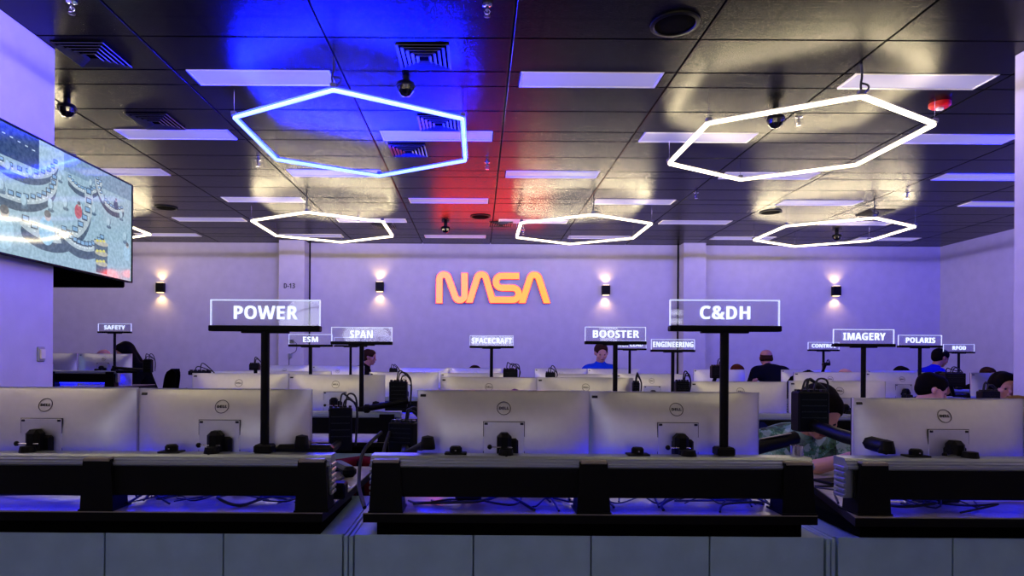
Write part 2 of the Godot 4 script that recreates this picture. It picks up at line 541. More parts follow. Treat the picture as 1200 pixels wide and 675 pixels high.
# ---------------------------------------------------------------- wall letters, screens
func build_wall_things() -> void:
	var t := thing("wall_letters", "large orange rounded capital letters NASA mounted on the back wall", "sign", Vector3(0, 0, -BACK + 0.07))
	var u := 0.002407
	var n_path := PackedVector2Array([Vector2(108, 440), Vector2(108, 205)])
	n_path.append_array(arc2(Vector2(148, 205), 40, 180, 340))
	n_path.append_array(arc2(Vector2(288, 346), 42, 160, 0))
	n_path.append(Vector2(328, 150))
	var s_path := PackedVector2Array([Vector2(808, 174), Vector2(650, 174)])
	s_path.append_array(arc2(Vector2(655, 226), 52, 270, 90))
	s_path.append(Vector2(760, 278))
	s_path.append_array(arc2(Vector2(752, 331), 53, -90, 90))
	s_path.append(Vector2(560, 384))
	var a1 := a_path(372, 478, 580)
	var a2 := a_path(836, 942, 1052)
	for q in [n_path, a1, s_path, a2]:
		var polys := Geometry2D.offset_polyline(q, 28.5, Geometry2D.JOIN_ROUND, Geometry2D.END_BUTT)
		var m := MB.new()
		var face := MB.new()
		for poly in polys:
			for cl in Geometry2D.intersect_polygons(poly, PackedVector2Array([Vector2(0, 100), Vector2(1200, 100), Vector2(1200, 412 if q != n_path else 418), Vector2(0, 412 if q != n_path else 418)])):
				var pp := PackedVector2Array()
				for k in cl.size():
					if k == 0 or cl[k].distance_to(cl[k - 1]) > 1.0:
						pp.append(Vector2((500.0 + cl[k].x / 7.5 - 560.0) / 740.0 * 13.33, 1.24 + (421.9 - 300.0 - cl[k].y / 7.5) / 740.0 * 13.33))
				m.prism(pp, 0.0, 0.05)
				var inner := Geometry2D.offset_polygon(pp, -0.003)
				for ip in inner:
					face.prism(ip, 0.0505, 0.052 if q != s_path else 0.0525)
		var lo := part("letter", m.mesh(), mat("letter_side", Color(0.25, 0.03, 0.03), 0.5), t, Vector3(0, 0, -0.04))
		part("lit_face", face.mesh(), mats["letter_orange"], lo)
	var nl := AreaLight3D.new()
	nl.name = "letter_light"
	nl.area_size = Vector2(2.3, 0.6)
	nl.light_color = Color(1.0, 0.20, 0.08)
	nl.light_energy = 0.5
	nl.shadow_enabled = true
	t.add_child(nl)
	nl.position = Vector3(0.31, 2.78, 0.04)
	nl.basis = Basis.looking_at(Vector3.BACK, Vector3.UP)
	var x := 0
	for p in [Vector3(-6.710, 2.731, -13.330), Vector3(-2.081, 2.777, -13.330), Vector3(2.693, 2.733, -13.330), Vector3(7.557, 2.744, -13.330)]:
		sconce(["black up-and-down wall lamp right of the wall screen", "black up-and-down wall lamp left of the orange letters", "black up-and-down wall lamp right of the orange letters", "black up-and-down wall lamp near the right corner"][x], Vector3(p.x, p.y, -BACK))
		x += 1
	# the number plate on the left pilaster
	t = thing("pilaster_number", "small dark number D-13 lettered on the left pilaster", "lettering", Vector3(-3.907, 2.751, -13.050))
	lettering("characters", "D-13", 0.10, 0.23, mats["logo_ink"], t, Vector3.ZERO)
	t = thing("wall_box", "small black box with a cable low on the left pilaster", "wall box", Vector3(-3.861, 1.605, -13.040))
	part("body", bx(Vector3(0.10, 0.07, 0.05), 0.006), mats["black"], t)
	part("cable", tb(curve([Vector3(0.05, 0, 0), Vector3(0.12, -0.06, 0.0), Vector3(0.10, -0.20, 0), Vector3(0.0, -0.26, 0.0)]), 0.006), mats["rubber"], t)
	t = thing("wall_outlet", "light grey outlet box below the black box on the left pilaster", "outlet", Vector3(-3.877, 1.305, -13.040))
	part("body", bx(Vector3(0.07, 0.10, 0.05), 0.008), mats["aluminium"], t)
	part("cable", tb([Vector3(-0.02, -0.05, 0), Vector3(-0.025, -0.4, 0), Vector3(-0.02, -1.0, 0)], 0.006), mats["rubber"], t)
	# the switch on the left partition
	t = thing("wall_switch", "small metal wall control with a pale button on the left partition", "switch", Vector3(-3.385, 1.266, -4.89))
	part("plate", bx(Vector3(0.02, 0.115, 0.075), 0.005), mats["aluminium"], t, Vector3(0.0, 0, 0))
	part("button", bx(Vector3(0.02, 0.075, 0.05), 0.004), mats["paper"], t, Vector3(0.014, 0, 0))
	# the large screen on the left partition
	t = thing("wall_screen", "large flat wall screen showing a control-room video feed", "screen", Vector3(-3.30, 2.42, -5.16))
	part("back_shell", bx(Vector3(0.035, 0.93, 1.70), 0.006), mats["black"], t, Vector3(-0.02, 0, 0))
	var fr := MB.new()
	for s in [-1.0, 1.0]:
		fr.box(Vector3(0.004, s * 0.46, 0), Vector3(0.014, 0.012, 1.70), 0.002)
		fr.box(Vector3(0.004, 0, s * 0.844), Vector3(0.014, 0.93, 0.012), 0.002)
	part("bezel", fr.mesh(), mats["black"], t)
	var sm := MB.new()
	sm.quad(Vector3(0, -0.455, 0.838), Vector3(0, -0.455, -0.838), Vector3(0, 0.455, -0.838), Vector3(0, 0.455, 0.838), Vector3.RIGHT)
	var scr := mat("screen_picture", Color(0.01, 0.01, 0.012), 0.06)
	scr.emission_enabled = true
	scr.emission_texture = feed_picture()
	scr.emission_operator = BaseMaterial3D.EMISSION_OP_MULTIPLY
	scr.emission = Color.WHITE
	scr.emission_energy_multiplier = 1.0
	part("display", sm.mesh(), scr, t)
	part("wall_mount", bx(Vector3(0.06, 0.4, 0.5), 0.004), mats["black"], t, Vector3(-0.062, 0, 0.45))
	var sl := AreaLight3D.new()
	sl.name = "screen_light"
	sl.area_size = Vector2(1.6, 0.85)
	sl.light_color = Color(0.6, 0.75, 1.0)
	sl.light_energy = 0.12
	sl.shadow_enabled = true
	t.add_child(sl)
	sl.position = Vector3(0.03, 0, 0)
	sl.basis = Basis.looking_at(Vector3.RIGHT, Vector3.UP)
	t = thing("second_screen", "black back of a second screen on the end of the left partition", "screen", Vector3(-4.0, 2.28, -6.02))
	part("back_shell", bx(Vector3(1.24, 0.74, 0.05), 0.012), mats["black_matt"], t)
	part("mount_arm", bx(Vector3(0.12, 0.12, 0.96), 0.01), mats["black_matt"], t, Vector3(0.5, 0, 0.49))

func arc2(c: Vector2, r: float, a0: float, a1: float) -> PackedVector2Array:
	var out := PackedVector2Array()
	for k in 13:
		var a := deg_to_rad(lerpf(a0, a1, k / 12.0))
		out.append(c + Vector2(cos(a), sin(a)) * r)
	return out

func a_path(xl: float, xm: float, xr: float) -> PackedVector2Array:
	var out := PackedVector2Array()
	var dl := Vector2(xm - 30 - xl, 195 - 410).normalized()
	var dr := Vector2(xr - xm - 30, 410 - 195).normalized()
	out.append(Vector2(xl, 410) - dl * 40)
	out.append_array(arc2(Vector2(xm, 203), 40, 200, 340))
	out.append(Vector2(xr, 410) + dr * 40)
	return out

func feed_picture() -> ImageTexture:
	# what the screen shows: a hazy bluish view down on curved desks, chairs and people
	var im := Image.create(768, 432, false, Image.FORMAT_RGBA8)
	im.fill(Color(0.56, 0.68, 0.76))
	rng.seed = 77
	im.fill_rect(Rect2i(0, 0, 190, 110), Color(0.07, 0.14, 0.34))
	im.fill_rect(Rect2i(190, 0, 130, 90), Color(0.62, 0.74, 0.82))
	im.fill_rect(Rect2i(320, 0, 448, 70), Color(0.42, 0.54, 0.66))
	for k in 5:
		im.fill_rect(Rect2i(20 + k * 34, 34 + k * 3, 14, 4), Color(0.75, 0.85, 0.95))
	# rows of curved desks, far ones first
	desk_arc(im, Vector2(90, 40), 190, 105, 10, 150, 22)
	desk_arc(im, Vector2(430, 20), 120, 95, 20, 130, 18)
	desk_arc(im, Vector2(640, 30), 120, 110, 60, 170, 20)
	desk_arc(im, Vector2(60, 120), 210, 120, 0, 110, 26)
	desk_arc(im, Vector2(240, 150), 230, 190, -10, 120, 34)
	desk_arc(im, Vector2(430, 190), 170, 150, 40, 130, 30)
	# chairs
	for p in [Vector2(48, 138), Vector2(20, 210), Vector2(150, 128), Vector2(300, 100), Vector2(480, 70), Vector2(560, 110), Vector2(500, 170), Vector2(420, 185), Vector2(330, 190), Vector2(250, 215), Vector2(120, 235), Vector2(690, 150), Vector2(720, 240), Vector2(600, 200)]:
		var sc: float = 0.7 + p.y / 400.0
		disc(im, p + Vector2(2, 18) * sc, 13 * sc, 6 * sc, Color(0.24, 0.33, 0.44))
		disc(im, p, 12 * sc, 17 * sc, Color(0.38, 0.48, 0.58))
		disc(im, p + Vector2(-2, -2) * sc, 10 * sc, 15 * sc, Color(0.66, 0.77, 0.84))
	# people: red top, pale blue tops
	for q in [[Vector2(405, 195), Color(0.74, 0.26, 0.32), 22.0], [Vector2(232, 300), Color(0.50, 0.72, 0.86), 40.0], [Vector2(30, 340), Color(0.66, 0.80, 0.88), 46.0], [Vector2(735, 300), Color(0.62, 0.76, 0.86), 26.0], [Vector2(650, 110), Color(0.16, 0.24, 0.40), 16.0]]:
		var r: float = q[2]
		disc(im, q[0] + Vector2(0, r * 0.4), r, r * 1.3, q[1])
		disc(im, q[0] + Vector2(4, -r), r * 0.42, r * 0.5, Color(0.72, 0.66, 0.64))
		disc(im, q[0] + Vector2(3, -r * 1.15), r * 0.42, r * 0.34, Color(0.30, 0.28, 0.30))
	# the snack counter with yellow packs
	for k in 3:
		im.fill_rect(Rect2i(505 + k * 6, 300 + k * 42, 90 - k * 8, 40), Color(0.22, 0.28, 0.36))
		disc(im, Vector2(550 + k * 2, 300 + k * 42), 48 - k * 4, 12, Color(0.70, 0.66, 0.58))
		for j in 3:
			disc(im, Vector2(525 + j * 22, 294 + k * 42 - j * 3), 9, 6, Color(0.88, 0.82, 0.28))
	var noise := FastNoiseLite.new()
	noise.seed = 4
	noise.frequency = 0.05
	for y in 432:
		for x in 768:
			var c := im.get_pixel(x, y)
			var g := noise.get_noise_2d(x, y) * 0.10 + rng.randf_range(-0.02, 0.02)
			c = c.lerp(Color(0.72, 0.85, 0.92), 0.25)
			im.set_pixel(x, y, Color(c.r + g, c.g + g, c.b + g))
	im.resize(400, 225, Image.INTERPOLATE_BILINEAR)
	im.resize(800, 450, Image.INTERPOLATE_CUBIC)
	return ImageTexture.create_from_image(im)

func desk_arc(im: Image, c: Vector2, rx: float, ry: float, a0: float, a1: float, w: float) -> void:
	for pass_ in 3:
		var n := 160
		for k in n:
			var a := deg_to_rad(lerpf(a0, a1, k / float(n - 1)))
			var p := c + Vector2(cos(a) * rx, sin(a) * ry)
			if pass_ == 0:
				disc(im, p + Vector2(0, w * 0.7), w * 0.55, w * 0.8, Color(0.17, 0.23, 0.33))
			elif pass_ == 1:
				disc(im, p, w * 0.75, w * 0.42, Color(0.66, 0.72, 0.76))
			elif k % 14 == 4:
				im.fill_rect(Rect2i(int(p.x - w * 0.5), int(p.y - w * 0.9), int(w), int(w * 0.7)), Color(0.10, 0.15, 0.24))
				im.fill_rect(Rect2i(int(p.x - w * 0.4), int(p.y - w * 0.8), int(w * 0.8), int(w * 0.45)), Color(0.45, 0.62, 0.80))
			elif k % 9 == 1:
				im.fill_rect(Rect2i(int(p.x), int(p.y - 2), int(w * 0.35), 4), Color(0.92, 0.94, 0.95))

func disc(im: Image, c: Vector2, rx: float, ry: float, col: Color) -> void:
	for y in range(max(0, int(c.y - ry)), min(im.get_height(), int(c.y + ry))):
		var h := rx * sqrt(max(0.0, 1.0 - pow((y - c.y) / ry, 2.0)))
		var x0 := maxi(0, int(c.x - h))
		var x1 := mini(im.get_width(), int(c.x + h))
		if x1 > x0:
			im.fill_rect(Rect2i(x0, y, x1 - x0, 1), col)

# ---------------------------------------------------------------- consoles
const DESK := 0.74

func worktop(label: String, poly: Array, y0 := 0.0) -> void:
	# poly: x, depth pairs
	var pv := PackedVector2Array()
	for q in poly:
		pv.append(Vector2(q[0], q[1]))
	var t := thing("worktop", label, "worktop", Vector3(0, y0 + DESK, 0), "console worktops")
	var tf := Transform3D(Basis(Vector3.RIGHT, Vector3.FORWARD, Vector3.UP), Vector3.ZERO)
	var m := MB.new()
	m.prism(pv, -0.004, 0.0, tf)
	part("top_sheet", m.mesh(), mats["worktop_top"], t)
	m = MB.new()
	m.prism(pv, -0.032, -0.0045, tf)
	part("edge_band", m.mesh(), mats["black"], t)

func slat_rail(label: String, x0: float, x1: float, d: float, feet: Array, y0 := 0.0, fine := true) -> void:
	var t := thing("slat_rail", label, "rail", Vector3((x0 + x1) / 2, y0 + DESK, -d), "aluminium tool rails on the consoles")
	var w := x1 - x0
	part("rear_cover", bx(Vector3(w - 0.05, 0.10, 0.012), 0.003), mats["black"], t, Vector3(0, 0.098, 0.036))
	var m := MB.new()
	var prof := PackedVector2Array([Vector2(-0.04, 0.145), Vector2(0.042, 0.145), Vector2(0.046, 0.150), Vector2(0.046, 0.158), Vector2(0.040, 0.160), Vector2(0.040, 0.166), Vector2(0.030, 0.170), Vector2(0.030, 0.174), Vector2(0.024, 0.182), Vector2(-0.04, 0.182)])
	var tf := Transform3D(Basis(Vector3.BACK, Vector3.UP, Vector3.LEFT), Vector3.ZERO)
	m.prism(prof, -w / 2, w / 2, tf)
	part("top_profile", m.mesh(), mats["aluminium"], t)
	m = MB.new()
	m.box(Vector3(0, 0.10, 0.0), Vector3(w - 0.01, 0.10, 0.05))
	for k in 5:
		m.box(Vector3(0, 0.062 + 0.02 * k, -0.03), Vector3(w, 0.012, 0.016), 0.002)
	part("slat_face", m.mesh(), mats["aluminium"], t)
	if fine:
		for s in [-1.0, 1.0]:
			for k in 6:
				part("end_fin", bx(Vector3(0.008, 0.011, 0.062), 0.002), mats["aluminium"], t, Vector3(s * (w / 2 + 0.001), 0.056 + 0.0185 * k, 0))
	for fx in feet:
		var fm := MB.new()
		fm.prism(PackedVector2Array([Vector2(-0.055, 0.0), Vector2(0.055, 0.0), Vector2(0.045, 0.168), Vector2(-0.045, 0.168)]), -0.03, 0.058)
		fm.prism(PackedVector2Array([Vector2(-0.057, 0.0), Vector2(0.057, 0.0), Vector2(0.057, 0.006), Vector2(-0.057, 0.006)]), -0.05, 0.064)
		part("foot", fm.mesh(), mats["black"], t, Vector3(fx - (x0 + x1) / 2, 0, 0))
		if fine:
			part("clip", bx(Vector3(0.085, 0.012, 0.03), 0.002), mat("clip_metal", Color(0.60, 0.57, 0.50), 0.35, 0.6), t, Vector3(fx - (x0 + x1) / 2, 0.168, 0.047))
	part("led_strip", bx(Vector3(w - 0.08, 0.006, 0.012), 0.001), mats["led_blue"], t, Vector3(0, 0.044, -0.03))
	var l := AreaLight3D.new()
	l.name = "led_light"
	l.area_size = Vector2(w - 0.10, 0.012)
	l.light_color = Color(0.04, 0.06, 1.0)
	l.light_energy = LED
	l.shadow_enabled = true
	t.add_child(l)
	l.position = Vector3(0, 0.036, -0.045)
	l.basis = Basis.looking_at(Vector3(0, 0.45, -1), Vector3.UP)

const LED := 0.28

func base_cabinet(label: String, edges: Array, d: float, y0 := 0.0, depth := 0.62) -> void:
	var x0: float = edges[0]
	var x1: float = edges[-1]
	var top := 0.665
	var t := thing("base_cabinet", label, "cabinet", Vector3((x0 + x1) / 2, y0, -d), "console base cabinets")
	part("body", bx(Vector3(x1 - x0, top - 0.006, depth - 0.03)), mats["laminate"], t, Vector3(0, (top - 0.006) / 2, -depth / 2 - 0.016))
	part("fascia", bx(Vector3(x1 - x0 - 0.15, DESK - 0.0325 - top, depth - 0.1)), mats["black_matt"], t, Vector3(0, (DESK - 0.0325 + top) / 2, -depth / 2 + 0.046))
	for k in edges.size() - 1:
		var w: float = edges[k + 1] - edges[k]
		part("panel", bx(Vector3(w - 0.005, top - 0.03, 0.018), 0.0015), mats["laminate"], t, Vector3((edges[k] + edges[k + 1]) / 2 - (x0 + x1) / 2, (top + 0.03) / 2, -0.009))

func corner_post(label: String, x: float, d: float) -> void:
	var t := thing("corner_post", label, "post", Vector3(x, 0, -d), "posts between the front cabinets")
	part("left_profile", bx(Vector3(0.013, 0.66, 0.60), 0.002), mats["laminate"], t, Vector3(-0.0085, 0.33, -0.30))
	part("right_profile", bx(Vector3(0.013, 0.66, 0.60), 0.002), mats["laminate"], t, Vector3(0.0085, 0.33, -0.30))

# ---------------------------------------------------------------- monitors
var monitor0: Node3D

func shell_z(u: float, v: float) -> float:
	return 0.006 + 0.052 * pow(maxf(0.0, 1.0 - v * v), 0.9) * (1.0 - pow(absf(u), 5.0))

func make_monitor() -> Node3D:
	var t := thing("monitor", "", "monitor")
	var W := 0.3055
	var H := 0.1835
	var m := MB.new()
	var nu := 24
	var nv := 16
	var pos := func(i: int, j: int) -> Vector3:
		var u := -1.0 + 2.0 * i / nu
		var v := -1.0 + 2.0 * j / nv
		return Vector3(u * W, v * H, shell_z(u, v))
	var nor := func(i: int, j: int) -> Vector3:
		var u := -1.0 + 2.0 * i / nu
		var v := -1.0 + 2.0 * j / nv
		var uu := clampf(u, -0.98, 0.98)
		var vv := clampf(v, -0.97, 0.97)
		var dx := (shell_z(uu + 0.02, vv) - shell_z(uu - 0.02, vv)) / (0.04 * W)
		var dy := (shell_z(uu, vv + 0.02) - shell_z(uu, vv - 0.02)) / (0.04 * H)
		return Vector3(-dx, -dy, 1.0).normalized()
	for i in nu:
		for j in nv:
			var a: Vector3 = pos.call(i, j)
			var b: Vector3 = pos.call(i + 1, j)
			var c: Vector3 = pos.call(i + 1, j + 1)
			var d: Vector3 = pos.call(i, j + 1)
			m.tri(a, b, c, nor.call(i, j), nor.call(i + 1, j), nor.call(i + 1, j + 1))
			m.tri(a, c, d, nor.call(i, j), nor.call(i + 1, j + 1), nor.call(i, j + 1))
	for s in [-1.0, 1.0]:
		m.quad(Vector3(-W, s * H, -0.002), Vector3(W, s * H, -0.002), Vector3(W, s * H, 0.010), Vector3(-W, s * H, 0.010), Vector3(0, s, 0))
		m.quad(Vector3(s * W, -H, -0.002), Vector3(s * W, H, -0.002), Vector3(s * W, H, 0.010), Vector3(s * W, -H, 0.010), Vector3(s, 0, 0))
	part("back_shell", m.mesh(), mats["silver"], t)
	part("bezel", bx(Vector3(0.611, 0.367, 0.008), 0.002), mats["black"], t, Vector3(0, 0, -0.006))
	part("display", bx(Vector3(0.598, 0.340, 0.002)), glow("monitor_screen", Color(0.55, 0.68, 0.95), 0.35, Color(0.02, 0.02, 0.02)), t, Vector3(0, 0.006, -0.0105))
	# the mounting plate, sunk in a dark seam
	var pl := part("mount_plate", bx(Vector3(0.140, 0.160, 0.006), 0.001), mats["silver"], t, Vector3(0, -0.004, 0.0565))
	part("seam", bx(Vector3(0.1445, 0.1645, 0.004)), mats["logo_ink"], pl, Vector3(0, 0, -0.0015))
	for s in [-1.0, 1.0]:
		part("latch", bx(Vector3(0.012, 0.008, 0.003), 0.001), mats["logo_ink"], pl, Vector3(s * 0.062, 0.074, 0.003))
	# round badge near the top edge
	var v := 1.0 - 0.061 / H
	var tilt := atan2(shell_z(0, v + 0.02) - shell_z(0, v - 0.02), 0.04 * H)
	var badge := MB.new()
	var ring := []
	for k in 25:
		ring.append(Vector3(cos(TAU * k / 24.0), sin(TAU * k / 24.0), 0) * 0.0235)
	badge.tube(ring, 0.0012, 5, false)
	var b := part("badge_ring", badge.mesh(), mats["logo_ink"], t, Vector3(0, v * H, shell_z(0, v) + 0.001))
	b.rotation.x = tilt
	var lt := lettering("badge_letters", "DELL", 0.0095, 0.034, mats["logo_ink"], b, Vector3(0, 0, 0.001))
	lt.position.z = 0.0
	var pt := part("port_label", bx(Vector3(0.020, 0.009, 0.003)), mats["logo_ink"], t, Vector3(-0.285, 0.164, shell_z(-0.93, 0.894) + 0.001))
	pt.rotation.x = -0.45
	# the arm head that holds the monitor, down to the rail
	var j := MB.new()
	j.box(Vector3(0, 0.0, 0.087), Vector3(0.050, 0.094, 0.055), 0.014)
	j.box(Vector3(0.012, -0.012, 0.071), Vector3(0.074, 0.074, 0.026), 0.008)
	var jo := part("arm_head", j.mesh(), mats["black"], t, Vector3(0, -0.004, 0))
	var lv := MB.new()
	lv.tube([Vector3(0.026, 0.0, 0.113), Vector3(-0.045, 0.0, 0.109)], 0.0025, 6)
	part("lever", lv.mesh(), mats["chrome"], jo)
	lv = MB.new()
	lv.box(Vector3(-0.050, 0, 0.107), Vector3(0.016, 0.016, 0.016), 0.005)
	part("lever_knob", lv.mesh(), mats["black"], jo)
	lv = MB.new()
	lv.tube([Vector3(0.004, -0.04, 0.075), Vector3(0.004, -0.075, 0.085)], 0.013, 10)
	lv.box(Vector3(-0.010, -0.066, 0.10), Vector3(0.05, 0.010, 0.02), 0.003, Basis(Vector3.BACK, 0.2))
	part("arm_neck", lv.mesh(), mats["chrome"], t)
	return t

var used_proto := false

func monitor(label: String, px_centre: Vector3, group: String, turn := 0.0) -> void:
	# px_centre: middle of the top edge
	var o := monitor0
	if used_proto:
		o = monitor0.duplicate()
		o.name = numbered("monitor")
		add_child(o)
	used_proto = true
	o.position = px_centre - Vector3(0, 0.1835, 0)
	o.rotation.y = turn
	tag(o, label, "monitor", group)
	var foot := 0.922
	var rail := 2.12
	for r in [3.88, 5.42, 6.0, 7.2, 7.6]:
		if -px_centre.z > r:
			rail = r
	if px_centre.x < -3.9:
		foot = 1.097
		rail = 7.12
	var low := Vector3(0.004, -0.07, 0.085)
	var m := MB.new()
	m.tube([low, Vector3(0.004, foot + 0.012 - o.position.y, -px_centre.z - rail)], 0.012, 8)
	m.lathe([[0.0, 0.02], [0.022, 0.02], [0.026, 0.0], [0.0, 0.0]], Vector3(0.004, foot - o.position.y, -px_centre.z - rail), 12)
	part("rail_arm", m.mesh(), mats["black"], o)

# ---------------------------------------------------------------- name signs
func name_sign(text: String, label: String, at: Vector3, width: float, rail_y: float, letters := 0.044) -> void:
	# at: middle of the holder bar's lower edge
	var t := thing("name_sign", label, "sign", Vector3(at.x, rail_y, at.z), "edge-lit console name signs")
	var y := at.y - rail_y
	part("pole", tb([Vector3(0, 0, 0), Vector3(0, y + 0.004, 0)], 0.0145, 10), mats["black"], t)
	part("clamp", bx(Vector3(0.06, 0.03, 0.06), 0.006), mats["black"], t, Vector3(0, 0.015, 0))
	var m := MB.new()
	m.box(Vector3(0, y + 0.010, 0), Vector3(0.378, 0.020, 0.034), 0.003)
	m.box(Vector3(0, y - 0.002, 0), Vector3(0.16, 0.008, 0.024), 0.002)
	part("holder_bar", m.mesh(), mats["black"], t)
	part("acrylic_pane", bx(Vector3(0.368, 0.086, 0.008), 0.0), mats["acrylic"], t, Vector3(0, y + 0.063, 0))
	m = MB.new()
	m.box(Vector3(0, y + 0.1065, 0), Vector3(0.372, 0.0035, 0.009))
	for s in [-1.0, 1.0]:
		m.box(Vector3(s * 0.1855, y + 0.063, 0), Vector3(0.0025, 0.086, 0.009))
	part("lit_edge", m.mesh(), mats["sign_edge"], t)
	if text != "":
		lettering("letters", text, letters, width, mats["sign_text"], t, Vector3(0, y + 0.063, 0.0065))

# ---------------------------------------------------------------- comm panels on arms
func comm_panel(label: String, c: Vector3, s: Vector3, anchor: Vector3, seed_: int, loops := 3, turn := 0.0, thick := 0.016) -> void:
	var t := thing("comm_panel", label, "comm panel", c, "black comm boxes on swing arms", turn)
	rng.seed = seed_
	part("case", bx(s, 0.006), mats["black"], t)
	var m := MB.new()
	for k in 5:
		m.box(Vector3(lerpf(-0.4, 0.4, k / 4.0) * s.x, s.y / 2 + 0.004, 0.0), Vector3(s.x * 0.13, 0.010, s.z * 0.4), 0.002)
	part("connector_row", m.mesh(), mats["dark_metal"], t)
	for k in 4:
		part("cooling_slot", bx(Vector3(s.x * 0.8, 0.004, 0.003)), mats["dark_metal"], t, Vector3(0, s.y * (0.3 - 0.15 * k), s.z / 2))
	for k in loops:
		var x := rng.randf_range(-0.35, 0.2) * s.x
		var h := rng.randf_range(0.03, 0.06)
		var e := rng.randf_range(0.3, 0.7) * s.x
		var top := s.y / 2
		part("cable", tb(curve([Vector3(x, top, 0), Vector3(x + e * 0.2, top + h, 0), Vector3(x + e * 0.7, top + h * 0.9, -0.01), Vector3(s.x * 0.5 + 0.02, top - 0.01, -0.02), Vector3(s.x * 0.5 + 0.015, -s.y * 0.4, -0.03)]), 0.0042, 6), mats["rubber"], t)
	if anchor != Vector3.ZERO:
		var l := t.transform.affine_inverse() * anchor
		var mm := MB.new()
		var start := Vector3(0, -s.y * 0.3, -s.z * 0.3)
		var mid := Vector3(lerpf(start.x, l.x, 0.35), minf(start.y, l.y + 0.03) - 0.0, lerpf(start.z, l.z, 0.5))
		mm.tube([start, mid], thick, 8)
		mm.tube([mid, l + Vector3(0, 0.02, 0)], thick, 8)
		mm.lathe([[0.0, 0.035], [0.02, 0.03], [0.026, 0.0], [0.026, -0.012], [0.0, -0.012]], l + Vector3(0, 0.012, 0), 12)
		part("swing_arm", mm.mesh(), mats["black"], t)

func knob(label: String, at: Vector3) -> void:
	var t := thing("rail_clamp", label, "clamp", at, "black clamps on the rails")
	part("base", bx(Vector3(0.075, 0.005, 0.05), 0.002), mats["black"], t, Vector3(0, 0.0025, 0))
	var m := MB.new()
	m.lathe([[0.021, 0.005], [0.021, 0.020], [0.016, 0.026], [0.0, 0.027]], Vector3.ZERO, 14)
	part("knob", m.mesh(), mats["black"], t)
	part("screw", bx(Vector3(0.005, 0.005, 0.003), 0.001), mats["chrome"], t, Vector3(0, 0.014, 0.0205))

func cable(label: String, pts: Array, r := 0.004) -> void:
	var o := part("cable", tb(curve(pts, 5), r, 6), mats["rubber"], self)
	tag(o, label, "cable", "loose cables on the front worktops")

# ---------------------------------------------------------------- chairs
func chair(label: String, at: Vector3, turn: float, fabric: Material, back_top := 1.0, rise := 0.0) -> void:
	var t := thing("office_chair", label, "chair", at, "office chairs at the consoles", turn)
	var m := MB.new()
	m.box(Vector3(0, 0.44 + rise, 0.02), Vector3(0.48, 0.07, 0.46), 0.03)
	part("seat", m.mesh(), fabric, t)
	m = MB.new()
	var n := 14
	for i in n:
		for j in 8:
			var q := []
			for k in [[0, 0], [1, 0], [1, 1], [0, 1]]:
				var u: float = -1.0 + 2.0 * (i + k[0]) / n
				var v: float = (j + k[1]) / 8.0
				var w: float = 0.23 * sqrt(maxf(0.0, 1.0 - pow(maxf(0.0, v - 0.55) / 0.45, 2.2)))
				q.append(Vector3(u * w, lerpf(0.56 + rise, back_top + rise, v), -0.25 - 0.05 * v + 0.06 * u * u))
			var nn: Vector3 = (q[1] - q[0]).cross(q[3] - q[0]).normalized()
			if nn.length() < 0.5:
				nn = Vector3.BACK
			m.quad(q[0], q[1], q[2], q[3], nn)
			var o := Vector3(0, 0, -0.05)
			m.quad(q[0] + o, q[1] + o, q[2] + o, q[3] + o, -nn)
			if j == 7 or i == 0 or i == n - 1:
				m.quad(q[3], q[2], q[2] + o, q[3] + o, Vector3.UP)
				m.quad(q[0], q[3], q[3] + o, q[0] + o, Vector3(-1 if i == 0 else 1, 0, 0))
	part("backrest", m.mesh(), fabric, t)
	part("back_post", tb([Vector3(0, 0.41 + rise, -0.15), Vector3(0, 0.43 + rise, -0.30), Vector3(0, 0.75 + rise, -0.33)], 0.02, 8), mats["black"], t)
	part("gas_column", tb([Vector3(0, 0.08, 0), Vector3(0, 0.41 + rise, 0)], 0.03, 10), mats["dark_metal"], t)
	for k in 5:
		var a := TAU * k / 5.0
		var e := Vector3(cos(a), 0, sin(a)) * 0.30
		var lo := part("leg", tb([Vector3(0, 0.10, 0), e + Vector3(0, 0.065, 0)], 0.02, 8, 0.014), mats["black"], t)
		m = MB.new()
		m.lathe([[0.0, -0.02], [0.03, -0.02], [0.03, 0.02], [0.0, 0.02]], e + Vector3(0, 0.03, 0), 12, Basis(Vector3(-sin(a), 0, cos(a)), PI / 2))
		part("castor", m.mesh(), mats["rubber"], lo)

